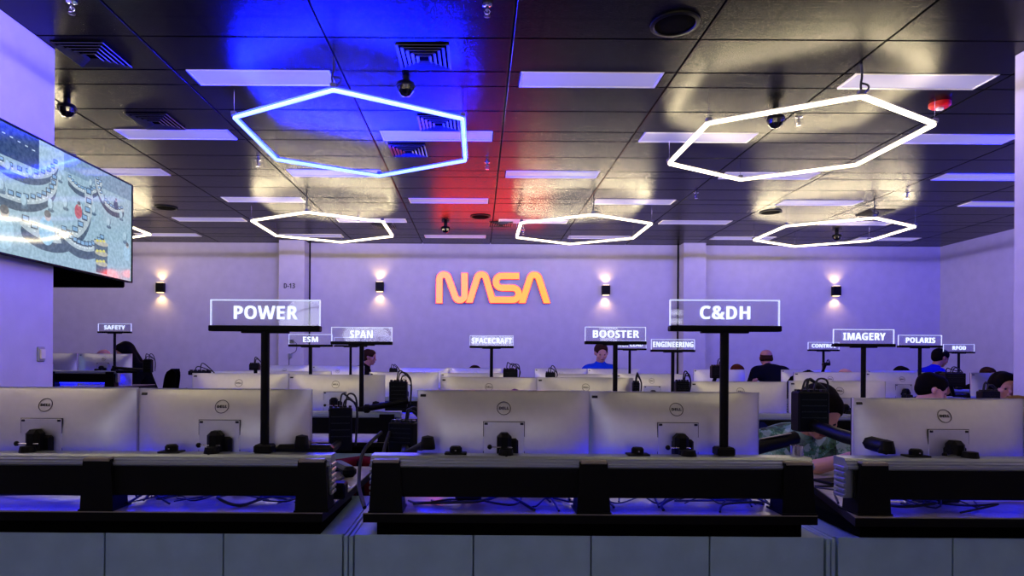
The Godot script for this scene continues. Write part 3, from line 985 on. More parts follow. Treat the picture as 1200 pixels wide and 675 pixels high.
# ---------------------------------------------------------------- people
func nets(bones: Array, cell: float, k: float, cut: Array = []) -> MB:
	# one skin over tapered bones [a, b, ra, rb]; cut: bones taken away again
	var lo := Vector3.ONE * 1e9
	var hi := -lo
	for q in bones:
		var r: float = max(q[2], q[3]) + k + cell * 2.0
		for e in 2:
			lo = lo.min(q[e] - Vector3.ONE * r)
			hi = hi.max(q[e] + Vector3.ONE * r)
	var nx := int((hi.x - lo.x) / cell) + 2
	var ny := int((hi.y - lo.y) / cell) + 2
	var nz := int((hi.z - lo.z) / cell) + 2
	var f := PackedFloat32Array()
	f.resize(nx * ny * nz)
	f.fill(0.5)
	var sy := nx
	var sz := nx * ny
	for pass_ in 2:
		for q in (bones if pass_ == 0 else cut):
			var a: Vector3 = q[0]
			var b: Vector3 = q[1]
			var ra: float = q[2]
			var rb: float = q[3]
			var ab := b - a
			var l2: float = max(ab.length_squared(), 1e-8)
			var r: float = max(ra, rb) + k + cell * 2.0
			var mn: Vector3 = ((a.min(b) - Vector3.ONE * r - lo) / cell).floor().clamp(Vector3.ZERO, Vector3(nx - 1, ny - 1, nz - 1))
			var mx: Vector3 = ((a.max(b) + Vector3.ONE * r - lo) / cell).ceil().clamp(Vector3.ZERO, Vector3(nx - 1, ny - 1, nz - 1))
			for z in range(int(mn.z), int(mx.z) + 1):
				for y in range(int(mn.y), int(mx.y) + 1):
					var at := z * sz + y * sy
					for x in range(int(mn.x), int(mx.x) + 1):
						var p := lo + Vector3(x, y, z) * cell
						var h := clampf((p - a).dot(ab) / l2, 0.0, 1.0)
						var d := p.distance_to(a + ab * h) - lerpf(ra, rb, h)
						var o := f[at + x]
						if pass_ == 0:
							var w := maxf(k - absf(d - o), 0.0) / k
							f[at + x] = minf(d, o) - w * w * k * 0.25
						else:
							f[at + x] = maxf(o, -d)
	var id := PackedInt32Array()
	id.resize(nx * ny * nz)
	id.fill(-1)
	var vs := PackedVector3Array()
	var ns := PackedVector3Array()
	for z in nz - 1:
		for y in ny - 1:
			for x in nx - 1:
				var at := z * sz + y * sy + x
				var c := [f[at], f[at + 1], f[at + sy], f[at + sy + 1], f[at + sz], f[at + sz + 1], f[at + sz + sy], f[at + sz + sy + 1]]
				var neg := 0
				for e in c:
					if e < 0.0:
						neg += 1
				if neg == 0 or neg == 8:
					continue
				var sum := Vector3.ZERO
				var cnt := 0
				for e in [[0, 1], [2, 3], [4, 5], [6, 7], [0, 2], [1, 3], [4, 6], [5, 7], [0, 4], [1, 5], [2, 6], [3, 7]]:
					var u: float = c[e[0]]
					var v: float = c[e[1]]
					if (u < 0.0) != (v < 0.0):
						var s := u / (u - v)
						sum += Vector3(e[0] & 1, (e[0] >> 1) & 1, e[0] >> 2).lerp(Vector3(e[1] & 1, (e[1] >> 1) & 1, e[1] >> 2), s)
						cnt += 1
				id[at] = vs.size()
				vs.append(lo + (Vector3(x, y, z) + sum / cnt) * cell)
				ns.append(Vector3(c[1] + c[3] + c[5] + c[7] - c[0] - c[2] - c[4] - c[6], c[2] + c[3] + c[6] + c[7] - c[0] - c[1] - c[4] - c[5], c[4] + c[5] + c[6] + c[7] - c[0] - c[1] - c[2] - c[3]).normalized())
	var out := MB.new()
	for z in range(1, nz - 1):
		for y in range(1, ny - 1):
			for x in range(1, nx - 1):
				var at := z * sz + y * sy + x
				var s0 := f[at] < 0.0
				for ax in [[1, sy, sz], [sy, sz, 1], [sz, 1, sy]]:
					if s0 == (f[at + ax[0]] < 0.0):
						continue
					var i0 := id[at]
					var i1 := id[at - ax[1]]
					var i2 := id[at - ax[1] - ax[2]]
					var i3 := id[at - ax[2]]
					if i0 < 0 or i1 < 0 or i2 < 0 or i3 < 0:
						continue
					out.tri(vs[i0], vs[i1], vs[i2], ns[i0], ns[i1], ns[i2])
					out.tri(vs[i0], vs[i2], vs[i3], ns[i0], ns[i2], ns[i3])
	return out

var head_mb: MB
var hair_mb := {}

func make_heads() -> void:
	# head with the chin at the origin, crown at 0.23, face towards +z
	var V := func(x: float, y: float, z: float) -> Vector3: return Vector3(x, y, z)
	var b := [[V.call(0, 0.145, -0.025), V.call(0, 0.150, 0.012), 0.083, 0.076], [V.call(0, 0.10, 0.025), V.call(0, 0.035, 0.045), 0.062, 0.034], [V.call(0, 0.022, 0.062), V.call(0, 0.022, 0.060), 0.020, 0.020],
		[V.call(0, 0.118, 0.086), V.call(0, 0.086, 0.103), 0.009, 0.013], [V.call(0, 0.056, 0.082), V.call(0, 0.052, 0.080), 0.017, 0.017], [V.call(-0.028, 0.128, 0.076), V.call(0.028, 0.128, 0.076), 0.012, 0.012],
		[V.call(0, 0.05, -0.01), V.call(0, -0.07, -0.035), 0.055, 0.056]]
	for s in [-1.0, 1.0]:
		b.append([V.call(s * 0.080, 0.115, -0.008), V.call(s * 0.080, 0.088, -0.002), 0.015, 0.010])
		b.append([V.call(s * 0.040, 0.085, 0.055), V.call(s * 0.03, 0.05, 0.05), 0.026, 0.02])
	head_mb = nets(b, 0.008, 0.016, [[V.call(-0.032, 0.112, 0.094), V.call(-0.030, 0.112, 0.094), 0.011, 0.011], [V.call(0.032, 0.112, 0.094), V.call(0.030, 0.112, 0.094), 0.011, 0.011]])
	var face := [[V.call(0, 0.11, 0.13), V.call(0, 0.02, 0.12), 0.088, 0.09]]
	hair_mb["short"] = nets([[V.call(0, 0.150, -0.030), V.call(0, 0.158, 0.014), 0.090, 0.080], [V.call(0, 0.10, -0.050), V.call(0, 0.15, -0.04), 0.066, 0.08]], 0.009, 0.02, face + [[V.call(-0.095, 0.09, 0.03), V.call(-0.095, 0.05, 0.03), 0.045, 0.05], [V.call(0.095, 0.09, 0.03), V.call(0.095, 0.05, 0.03), 0.045, 0.05]])
	var fringe := []
	for k in 9:
		var a := deg_to_rad(lerpf(10.0, 170.0, k / 8.0))
		var c := Vector3(cos(a) * 0.066, 0, -0.022 - sin(a) * 0.064)
		fringe.append([c + Vector3(0, 0.085, 0.006), Vector3(c.x * 0.93, c.y, c.z) + Vector3(0, 0.150, 0.004), 0.026, 0.022])
	hair_mb["bald"] = nets(fringe, 0.008, 0.02)
	hair_mb["long"] = nets([[V.call(0, 0.150, -0.030), V.call(0, 0.158, 0.016), 0.094, 0.084], [V.call(-0.055, 0.12, -0.03), V.call(-0.075, -0.06, -0.03), 0.05, 0.04], [V.call(0.055, 0.12, -0.03), V.call(0.075, -0.06, -0.03), 0.05, 0.04], [V.call(0, 0.12, -0.06), V.call(0, -0.10, -0.075), 0.07, 0.06]], 0.010, 0.03, face)

func person(label: String, at: Vector3, turn: float, head_top: float, opt := {}) -> void:
	# at: on the floor under the hips; the body faces +z before it is turned
	var stand: bool = opt.get("stand", false)
	var hip: float = opt.get("hip", 0.92 if stand else 0.50)
	var look: float = opt.get("look", 0.0)
	var nod: float = opt.get("nod", 0.0)
	var lo := 0.0
	var hi := 1.15
	var lean := 0.5
	for k in 24:
		lean = (lo + hi) / 2
		var c := hip + cos(lean) * 0.595 + (Basis(Vector3.UP, look) * Basis(Vector3.RIGHT, nod + lean * 0.25) * Vector3(0, 0.24, -0.01)).y
		if c > head_top:
			lo = lean
		else:
			hi = lean
	# a head higher than the trunk allows means a raised seat
	hip += maxf(0.0, head_top - (hip + cos(lean) * 0.595 + 0.24 * cos(nod + lean * 0.25)))
	at -= Basis(Vector3.UP, turn) * Vector3(0, 0, sin(lean) * 0.595 + 0.02)
	var t := thing("person", label, "person", at, "people at the consoles", turn)
	var up := Vector3(0, cos(lean), sin(lean))
	var P := Vector3(0, hip, 0)
	var chest := P + up * 0.40
	var neck := P + up * 0.54
	var sw: float = opt.get("shoulder", 0.19)
	var skin := mat("skin_" + opt.get("skin", "fair"), {"fair": Color(0.78, 0.56, 0.47), "tan": Color(0.68, 0.46, 0.36), "brown": Color(0.45, 0.29, 0.22)}[opt.get("skin", "fair")], 0.55)
	var cloth: Material = opt.get("cloth", mats["black"])
	var shirt := [[P + up * 0.02 + Vector3(-0.07, 0, 0), P + up * 0.02 + Vector3(0.07, 0, 0), 0.135, 0.135], [P + up * 0.1, chest, 0.13, 0.15], [chest + Vector3(-0.08, 0, 0), chest + Vector3(0.08, 0, 0), 0.125, 0.125], [neck - up * 0.06 + Vector3(-sw + 0.05, 0, 0), neck - up * 0.06 + Vector3(sw - 0.05, 0, 0), 0.075, 0.075], [neck - up * 0.04, neck + up * 0.03, 0.07, 0.060]]
	var skinb := []
	for s in [-1.0, 1.0]:
		var sh := neck - up * 0.085 + Vector3(s * sw, 0, 0)
		var hand: Vector3 = opt.get("hand_r" if s > 0 else "hand_l", Vector3(s * 0.16, maxf(0.79, hip + 0.2), sh.z + 0.38))
		var to := hand - sh
		var bend := Vector3(s * 0.5, -0.8, -0.35).normalized()
		var half := minf(to.length() / 2.0, 0.285)
		var elbow := sh + to * 0.5 + bend * sqrt(maxf(0.0, 0.29 * 0.29 - half * half))
		shirt.append([sh, sh.lerp(elbow, opt.get("sleeve", 0.75) if not opt.get("sleeves", false) else 1.0), 0.070, 0.056])
		if opt.get("sleeves", false):
			shirt.append([elbow, elbow.lerp(hand, 0.85), 0.052, 0.04])
		var dir := (hand - elbow).normalized()
		skinb.append([sh.lerp(elbow, 0.4), elbow, 0.046, 0.042])
		skinb.append([elbow, hand - dir * 0.02, 0.042, 0.028])
		skinb.append([hand - dir * 0.01, hand + dir * 0.06, 0.030, 0.034])
		var side := dir.cross(Vector3.UP).normalized()
		for fi in 4:
			var o := side * (fi - 1.5) * 0.021
			var k1 := hand + dir * 0.085 + o
			var k2 := k1 + dir * (0.035 if fi in [1, 2] else 0.026) - Vector3(0, 0.012, 0)
			skinb.append([hand + dir * 0.05 + o * 0.8, k1, 0.0105, 0.0095])
			skinb.append([k1, k2, 0.0095, 0.008])
		skinb.append([hand + dir * 0.02 - side * s * 0.02, hand + dir * 0.06 - side * s * 0.055, 0.012, 0.010])
	var body := nets(skinb, 0.0105, 0.012)
	var hb := Basis(Vector3.UP, look) * Basis(Vector3.RIGHT, nod + lean * 0.25)
	var hp := neck + up * 0.055 + Vector3(0, 0.0, 0.02)
	var htf := Transform3D(hb, hp)
	body.add(head_mb, htf)
	part("body", body.mesh(), skin, t)
	part("shirt", nets(shirt, 0.018, 0.05).mesh(), cloth, t)
	var legs := []
	for s in [-1.0, 1.0]:
		var h := P + Vector3(s * 0.09, -0.01, 0)
		var kn := Vector3(s * 0.12, 0.50, 0.42) if not stand else Vector3(s * 0.10, 0.50, 0.03)
		var an := Vector3(s * 0.12, 0.10, 0.38) if not stand else Vector3(s * 0.11, 0.10, -0.02)
		legs.append([h, kn, 0.09, 0.065])
		legs.append([kn, an, 0.062, 0.045])
	part("trousers", nets(legs, 0.022, 0.03).mesh(), mat("trousers_dark", Color(0.08, 0.08, 0.10), 0.9), t)
	for s in [-1.0, 1.0]:
		var an := Vector3(s * 0.12, 0.04, 0.38) if not stand else Vector3(s * 0.11, 0.04, -0.02)
		var m := MB.new()
		m.tube([an + Vector3(0, 0.005, -0.04), an + Vector3(0, 0.01, 0.06), an + Vector3(0, -0.005, 0.17)], 0.042, 8, true, 0.034)
		part("shoe", m.mesh(), mats["black"], t)
	if opt.has("hair"):
		var hm := MB.new()
		hm.add(hair_mb[opt.hair], htf)
		part("hair", hm.mesh(), mat("hair_" + opt.get("hair_name", "dark"), {"dark": Color(0.05, 0.035, 0.03), "brown": Color(0.20, 0.12, 0.07), "red": Color(0.30, 0.13, 0.07), "grey": Color(0.35, 0.32, 0.30), "blond": Color(0.42, 0.31, 0.17)}[opt.get("hair_name", "dark")], 0.75), t)
		mats["hair_" + opt.get("hair_name", "dark")].metallic_specular = 0.15
	for s in [-1.0, 1.0]:
		var em := MB.new()
		em.lathe([[0.0, 0.009], [0.007, 0.006], [0.009, 0.0], [0.007, -0.006], [0.0, -0.009]], htf * Vector3(s * 0.031, 0.112, 0.081), 8)
		part("eye", em.mesh(), mats["logo_ink"], t)
	var mm := MB.new()
	mm.tube([htf * Vector3(-0.022, 0.052, 0.090), htf * Vector3(0, 0.051, 0.098), htf * Vector3(0.022, 0.052, 0.090)], 0.005, 6)
	part("mouth", mm.mesh(), mat("lip", Color(0.50, 0.22, 0.20), 0.5), t)
	# set the whole figure so that the crown meets the height seen
	if opt.get("chair", not stand):
		chair("office chair under " + opt.get("who", "a seated person"), at, turn, opt.get("seat", mats["black_matt"]), 0.92, hip - 0.5)

func cloth(key: String, c: Color) -> StandardMaterial3D:
	var m := mat(key, c, 0.9)
	m.metallic_specular = 0.15
	return m

func camouflage() -> StandardMaterial3D:
	var m := mat("camouflage", Color.WHITE, 0.9)
	var g := Gradient.new()
	g.interpolation_mode = Gradient.GRADIENT_INTERPOLATE_CONSTANT
	g.offsets = PackedFloat32Array([0.0, 0.32, 0.48, 0.62])
	g.colors = PackedColorArray([Color(0.03, 0.05, 0.10), Color(0.22, 0.38, 0.20), Color(0.30, 0.52, 0.46), Color(0.66, 0.76, 0.78)])
	var f := FastNoiseLite.new()
	f.seed = 5
	f.frequency = 0.03
	f.noise_type = FastNoiseLite.TYPE_CELLULAR
	f.cellular_return_type = FastNoiseLite.RETURN_CELL_VALUE
	var t := NoiseTexture2D.new()
	t.width = 256
	t.height = 256
	t.seamless = true
	t.noise = f
	t.color_ramp = g
	m.albedo_texture = t
	m.uv1_triplanar = true
	m.uv1_scale = Vector3.ONE * 2.0
	return m

func build_front_row() -> void:
	base_cabinet("grey base cabinet under the console with the POWER sign", [-2.000, -1.611, -1.220, -0.831, -0.439], 2.07)
	base_cabinet("grey base cabinet under the console with the C&DH sign", [-0.403, -0.011, 0.375, 0.764, 1.141], 2.07)
	base_cabinet("grey base cabinet under the front console by the right partition", [1.183, 1.561, 1.938, 2.316], 2.07)
	corner_post("pair of slim grey posts between the POWER and C&DH cabinets", -0.421, 2.07)
	corner_post("pair of slim grey posts right of the C&DH cabinet", 1.162, 2.07)
	worktop("pale worktop with black edge under the POWER sign", [[-2.2, 2.06], [-0.505, 2.06], [-0.485, 2.45], [-0.47, 2.95], [-2.2, 2.95]])
	worktop("pale worktop with black edge under the C&DH sign", [[-0.372, 2.06], [1.112, 2.06], [1.06, 2.45], [1.0, 2.95], [-0.372, 2.95]])
	worktop("pale worktop with slanted left end by the right partition", [[1.225, 2.045], [3.9, 2.045], [3.9, 2.95], [1.46, 2.95], [1.40, 2.69]])
	slat_rail("aluminium and black tool rail on the POWER worktop", -2.1, -0.484, 2.12, [-1.95, -1.243, -0.541])
	slat_rail("aluminium and black tool rail on the C&DH worktop", -0.352, 1.109, 2.12, [-0.298, 0.381, 1.051])
	slat_rail("aluminium and black tool rail on the worktop by the right partition", 1.218, 3.8, 2.12, [1.298, 2.2, 3.1])
	monitor("silver monitor cut by the partition side, next to the POWER sign's monitor", Vector3(-1.514, 1.135, -2.250), "monitors on the POWER console")
	monitor("silver monitor straight behind the POWER sign's pole", Vector3(-0.896, 1.133, -2.250), "monitors on the POWER console")
	monitor("silver monitor beside the one behind the C&DH pole", Vector3(0.092, 1.133, -2.250), "monitors on the C&DH console")
	monitor("silver monitor straight behind the C&DH sign's pole", Vector3(0.706, 1.130, -2.280), "monitors on the C&DH console")
	monitor("silver monitor beside the arm of the broad black comm box", Vector3(1.651, 1.113, -2.270), "monitors on the front right console")
	monitor("silver monitor at the right partition end of the front console", Vector3(2.277, 1.113, -2.270), "monitors on the front right console")
	name_sign("POWER", "edge-lit clear sign reading POWER on a black pole", Vector3(-0.724, 1.333, -2.150), 0.217, 0.92)
	name_sign("C&DH", "edge-lit clear sign reading C&DH on a black pole", Vector3(0.839, 1.342, -2.150), 0.170, 0.92)
	for a in [[Vector3(-1.036, 0.919, -2.140), "small black clamp on the POWER rail between its monitors"], [Vector3(-0.073, 0.913, -2.140), "small black clamp on the C&DH rail under its first monitor"], [Vector3(0.543, 0.911, -2.140), "small black clamp on the C&DH rail under its second monitor"], [Vector3(1.486, 0.899, -2.140), "small black clamp on the rail by the right partition"]]:
		knob(a[1], Vector3(a[0].x, 0.922, a[0].z))
	# comm boxes and arms at the gaps between the front consoles
	comm_panel("tall black comm box on an arm from the POWER rail end", Vector3(-0.596, 0.935, -2.750), Vector3(0.10, 0.19, 0.06), Vector3(-0.60, 0.935, -2.16), 5, 3, 0.2)
	comm_panel("black comm box on an arm from the C&DH rail's left end", Vector3(-0.318, 0.907, -2.720), Vector3(0.115, 0.13, 0.07), Vector3(-0.17, 0.935, -2.16), 6, 3, -0.3)
	comm_panel("broad black comm box with connectors on an arm above the seated person in camouflage", Vector3(1.379, 1.036, -2.620), Vector3(0.128, 0.165, 0.07), Vector3(1.40, 0.93, -2.16), 8, 4, 0.0, 0.026)
	# the black bars of the folded arms
	var t := thing("folded_arm", "short black folded arm lying on the POWER rail's right end", "swing arm", Vector3(-0.599, 0.903, -2.200))
	part("bar", bx(Vector3(0.20, 0.036, 0.05), 0.012), mats["black"], t, Vector3(0, 0.022, 0))
	part("cap", bx(Vector3(0.012, 0.02, 0.03), 0.004), mats["dark_metal"], t, Vector3(-0.10, 0.022, 0.01))
	t = thing("folded_arm", "black folded arm leaning on the C&DH rail's right end", "swing arm", Vector3(1.074, 0.914, -2.300))
	var m := MB.new()
	m.tube([Vector3(-0.10, 0.0, 0.0), Vector3(0.11, 0.045, -0.05)], 0.026, 8)
	part("bar", m.mesh(), mats["black"], t)
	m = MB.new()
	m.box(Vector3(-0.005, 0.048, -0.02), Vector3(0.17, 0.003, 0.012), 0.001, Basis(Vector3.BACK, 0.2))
	part("edge_highlight", m.mesh(), mats["clip_metal"], t)  # pale strip stands in for the yellow highlight along the arm
	t = thing("steel_sleeve", "short steel sleeve on the C&DH rail's right end", "sleeve", Vector3(1.077, 0.9225, -2.13))
	m = MB.new()
	m.lathe([[0.0, 0.0], [0.02, 0.0], [0.021, 0.036], [0.018, 0.036], [0.017, 0.006]], Vector3.ZERO, 16)
	part("cup", m.mesh(), mats["chrome"], t)
	# things lying on the worktops
	t = thing("paper_sheet", "cream sheet of paper at the right end of the POWER worktop", "paper", Vector3(-0.568, DESK, -2.50), "", 0.4)
	part("sheet", bx(Vector3(0.11, 0.002, 0.14)), mats["paper"], t, Vector3(0, 0.001, 0))
	t = thing("handset", "black handset lying at the right end of the POWER worktop", "handset", Vector3(-0.583, DESK, -2.75), "", 0.5)
	part("grip", bx(Vector3(0.06, 0.035, 0.19), 0.014), mats["black"], t, Vector3(0, 0.03, 0))
	part("ear_piece", bx(Vector3(0.06, 0.045, 0.05), 0.014), mats["black"], t, Vector3(0, 0.024, -0.08))
	part("mouth_piece", bx(Vector3(0.06, 0.045, 0.05), 0.014), mats["black"], t, Vector3(0, 0.024, 0.08))
	t = thing("notebook", "thin black notebook on the pale worktop by the right partition", "notebook", Vector3(1.50, DESK, -2.62), "", 0.25)
	part("cover", bx(Vector3(0.16, 0.012, 0.10), 0.002), mats["black"], t, Vector3(0, 0.006, 0))
	t = thing("pen", "dark pen beside the black notebook", "pen", Vector3(1.42, DESK, -2.53), "", 0.1)
	part("barrel", tb([Vector3(-0.07, 0.004, 0), Vector3(0.07, 0.004, 0)], 0.004), mats["black"], t)
	for a in [[0.05, 2.34, "small black power adapter under the C&DH rail beside the middle foot"], [0.74, 2.36, "flat black adapter under the right part of the C&DH rail"], [-1.05, 2.38, "black power adapter tangled in cables under the POWER rail"], [-0.23, 2.20, "black socket block hanging at the left foot of the C&DH rail"], [1.42, 2.20, "black socket block at the foot of the right front rail"], [-0.70, 2.20, "black socket block by the right foot of the POWER rail"]]:
		t = thing("power_adapter", a[2], "adapter", Vector3(a[0] + 0.2, DESK, -a[1]))
		part("case", bx(Vector3(0.13 if a[1] > 2.3 else 0.09, 0.032 if a[1] > 2.3 else 0.055, 0.06), 0.006), mats["black"], t, Vector3(0, 0.018 if a[1] > 2.3 else 0.045, 0))
		part("cord", tb(curve([Vector3(-0.06, 0.012, 0), Vector3(-0.10, 0.006, 0.02), Vector3(-0.13, 0.006, -0.02)]), 0.004), mats["rubber"], t)
	var y := DESK + 0.005
	var runs := [
		[[-1.72, 2.28], [-1.5, 2.24], [-1.30, 2.28]], [[-1.42, 2.42], [-1.33, 2.30], [-1.27, 2.32]],
		[[-1.16, 2.30], [-1.10, 2.18], [-1.02, 2.26], [-0.80, 2.30], [-0.66, 2.22]], [[-1.10, 2.34], [-0.9, 2.25], [-0.88, 2.14], [-0.80, 2.13], [-0.72, 2.22], [-0.6, 2.24]], [[-1.12, 2.24], [-0.95, 2.30], [-0.76, 2.22], [-0.62, 2.30]],
		[[-0.24, 2.22], [-0.19, 2.12], [-0.1, 2.13], [-0.04, 2.25], [0.0, 2.4]], [[-0.22, 2.18], [0.0, 2.16], [0.1, 2.20], [0.19, 2.09]], [[-0.05, 2.38], [0.12, 2.28], [0.24, 2.24], [0.27, 2.08]],
		[[0.28, 2.28], [0.33, 2.16], [0.42, 2.18], [0.45, 2.30]], [[0.62, 2.10], [0.63, 2.14], [0.72, 2.20], [0.92, 2.26], [1.0, 2.20]], [[0.8, 2.08], [0.84, 2.14], [0.94, 2.12], [1.0, 2.22]], [[0.7, 2.24], [0.86, 2.20], [0.98, 2.28]],
		[[1.40, 2.22], [1.44, 2.12], [1.55, 2.13], [1.58, 2.26]], [[1.55, 2.28], [1.66, 2.14], [1.74, 2.11], [1.6, 2.09]], [[1.9, 2.30], [2.05, 2.28], [2.3, 2.30]],
		[[-0.62, 2.40], [-0.55, 2.55], [-0.58, 2.70]], [[1.34, 2.5], [1.36, 2.38], [1.30, 2.30], [1.27, 2.22]]]
	var where := ["thin black cable lying along the POWER worktop", "tangled black cables under the POWER rail", "black cables under the left part of the C&DH rail", "black cables under the right part of the C&DH rail", "black cables on the worktop by the right partition"]
	for i in runs.size():
		var pts := []
		for q in runs[i]:
			pts.append(Vector3(q[0], y, -q[1]))
		for q in range(1, pts.size() - 1):
			pts[q].y += 0.012 * ((i * 3 + q) % 3)
		cable(where[0 if i < 2 else 1 if i < 5 else 2 if i < 8 else 3 if i < 12 else 4 if i < 15 else 1 if i == 15 else 4], pts, 0.0055 if i % 3 == 0 else 0.0038)
	# the tangle of thinner leads under the rails
	rng.seed = 31
	for a in [[-1.18, -0.62, 12, "thin black lead in the tangle under the POWER rail"], [-1.9, -1.3, 3, "thin black lead under the far end of the POWER rail"], [-0.24, 0.32, 4, "thin black lead under the left half of the C&DH rail"], [0.46, 1.0, 9, "thin black lead under the right half of the C&DH rail"], [1.40, 2.1, 5, "thin black lead under the rail by the right partition"]]:
		for k in a[2]:
			var pts := []
			var x: float = rng.randf_range(a[0], a[1])
			var dir := 1.0 if rng.randf() < 0.5 else -1.0
			for i in 5:
				pts.append(Vector3(clampf(x, a[0], a[1]), y + rng.randf_range(0.0, 0.045) * (1.0 if i % 2 else 0.3), -rng.randf_range(2.12, 2.36)))
				x += dir * rng.randf_range(0.04, 0.11)
			cable(a[3], pts, rng.randf_range(0.0022, 0.0042))
	for a in [[-0.429, "black cable hanging from a comm box in the gap beside the POWER worktop", -0.03], [-0.395, "second black cable hanging in the gap beside the C&DH worktop", 0.02]]:
		var x: float = a[0]
		cable(a[1], [Vector3(x + 0.02, 0.93, -2.7), Vector3(x - 0.01 + a[2], 0.86, -2.6), Vector3(x + a[2], 0.76, -2.45), Vector3(x + 0.02, 0.70, -2.3)], 0.008)

func console_row(sign: String, edges: Array, d: float, y0 := 0.0) -> void:
	var x0: float = edges[0]
	var x1: float = edges[1]
	base_cabinet("grey base cabinet of the console " + sign, [x0, (x0 + x1) / 2, x1], d - 0.02, y0)
	worktop("pale worktop of the console " + sign, [[x0, d - 0.06], [x1, d - 0.06], [x1, d + 0.75], [x0, d + 0.75]], y0)
	slat_rail("dark tool rail on the console " + sign, x0 + 0.02, x1 - 0.02, d, [x0 + 0.10, (x0 + x1) / 2, x1 - 0.10], y0, false)

func build_rows() -> void:
	# second row
	console_row("under the SPAN sign", [-1.95, -0.45], 3.88)
	console_row("under the BOOSTER sign", [-0.36, 1.12], 3.88)
	console_row("under the IMAGERY sign", [1.25, 2.75], 3.88)
	console_row("beside the IMAGERY console by the right partition", [2.85, 3.95], 3.88)
	for p in [Vector3(-1.507, 1.147, -4.020), Vector3(-0.896, 1.142, -4.020)]:
		monitor("silver monitor back " + ("beside the one behind the SPAN sign's pole" if p.x < -1.3 else "straight behind the SPAN sign's pole"), p, "monitors on the SPAN console")
	for p in [Vector3(0.071, 1.132, -4.020), Vector3(0.682, 1.133, -4.020)]:
		monitor("silver monitor back " + ("beside the one behind the BOOSTER sign's pole" if p.x < 0.4 else "straight behind the BOOSTER sign's pole"), p, "monitors on the BOOSTER console")
	for p in [Vector3(1.658, 1.114, -4.020), Vector3(2.285, 1.121, -4.020)]:
		monitor("silver monitor back " + ("beside the one behind the IMAGERY sign's pole" if p.x < 2.0 else "straight behind the IMAGERY sign's pole"), p, "monitors on the IMAGERY console")
	# third row
	console_row("under the ESM sign", [-2.65, -1.2], 5.42)
	console_row("under the SPACECRAFT sign", [-1.05, 0.40], 5.42)
	console_row("under the ENGINEERING sign", [0.52, 1.96], 5.42)
	console_row("left of the POLARIS sign", [2.65, 4.15], 5.42)
	console_row("in the third row by the right partition", [4.35, 5.8], 6.0)
	for p in [Vector3(-2.217, 1.132, -5.600), Vector3(-1.604, 1.132, -5.600)]:
		monitor("silver monitor back " + ("beside the one behind the ESM sign's pole" if p.x < -1.9 else "straight behind the ESM sign's pole"), p, "monitors on the ESM console")
	for p in [Vector3(-0.654, 1.129, -5.600), Vector3(-0.026, 1.126, -5.600)]:
		monitor("silver monitor back " + ("beside the one behind the SPACECRAFT sign's pole" if p.x < -0.3 else "straight behind the SPACECRAFT sign's pole"), p, "monitors on the SPACECRAFT console")
	for p in [Vector3(0.909, 1.123, -5.600), Vector3(1.533, 1.127, -5.600)]:
		monitor("silver monitor back " + ("beside the one behind the ENGINEERING sign's pole" if p.x < 1.2 else "straight behind the ENGINEERING sign's pole"), p, "monitors on the ENGINEERING console")
	for p in [Vector3(3.107, 1.153, -5.600), Vector3(3.739, 1.155, -5.600)]:
		monitor("blue-lit monitor back " + ("beside the one in front of the POLARIS pole" if p.x < 3.4 else "straight in front of the POLARIS sign's pole"), p, "monitors on the POLARIS console")
	monitor("blue-lit monitor back in the third row by the right partition", Vector3(5.103, 1.146, -6.150), "third-row monitors by the right partition")
	# fourth row
	console_row("behind the SPAN sign in the fourth row", [-2.7, -1.2], 7.2)
	console_row("behind the SPACECRAFT sign in the fourth row", [-1.05, 0.40], 7.2)
	console_row("behind the BOOSTER sign in the fourth row", [0.56, 2.0], 7.2)
	console_row("beside the right pilaster in the fourth row", [2.35, 3.3], 7.2)
	console_row("under the CONTROL sign", [3.5, 6.1], 7.6)
	for p in [Vector3(-2.255, 1.166, -7.400), Vector3(-1.635, 1.165, -7.400)]:
		monitor("small silver monitor back in the fourth row behind the ESM sign", p, "fourth-row monitors behind the ESM sign")
	for p in [Vector3(-0.639, 1.146, -7.400), Vector3(-0.029, 1.147, -7.400)]:
		monitor("small silver monitor back in the fourth row behind the SPACECRAFT sign", p, "fourth-row monitors behind the SPACECRAFT sign")
	for p in [Vector3(0.971, 1.146, -7.400), Vector3(1.591, 1.147, -7.400)]:
		monitor("small silver monitor back in front of the person in the blue polo shirt", p, "fourth-row monitors at the blue polo shirt")
	monitor("small silver monitor back beside the person in the dark shirt", Vector3(2.831, 1.147, -7.400), "fourth-row monitors at the dark shirt")
	for p in [Vector3(4.027, 1.146, -7.750), Vector3(5.085, 1.143, -7.750)]:
		monitor("small blue-lit monitor back under the CONTROL sign", p, "fourth-row monitors at the CONTROL sign")
	# the raised console at the far left
	console_row("under the SAFETY sign on the low platform", [-5.55, -4.02], 7.12, 0.175)
	for p in [Vector3(-4.870, 1.289, -7.200), Vector3(-4.301, 1.290, -7.300)]:
		monitor("blue-lit monitor back on the raised console under the SAFETY sign", p, "monitors on the SAFETY console")
	for a in [["SPAN", Vector3(-0.714, 1.330, -3.880), 0.14], ["BOOSTER", Vector3(0.844, 1.341, -3.880), 0.284], ["IMAGERY", Vector3(2.369, 1.335, -3.880), 0.26], ["POLARIS", Vector3(3.793, 1.369, -5.420), 0.25], ["SPACECRAFT", Vector3(0.117, 1.343, -5.420), 0.345], ["ENGINEERING", Vector3(1.673, 1.320, -5.420), 0.345], ["ESM", Vector3(-1.436, 1.345, -5.420), 0.128], ["CONTROL", Vector3(4.159, 1.373, -7.600), 0.29], ["RPOD", Vector3(5.787, 1.357, -7.600), 0.16], ["MER LEAD", Vector3(1.731, 1.364, -7.200), 0.29]]:
		name_sign(a[0], "edge-lit clear sign reading %s on a black pole" % a[0], a[1], a[2], 0.92)
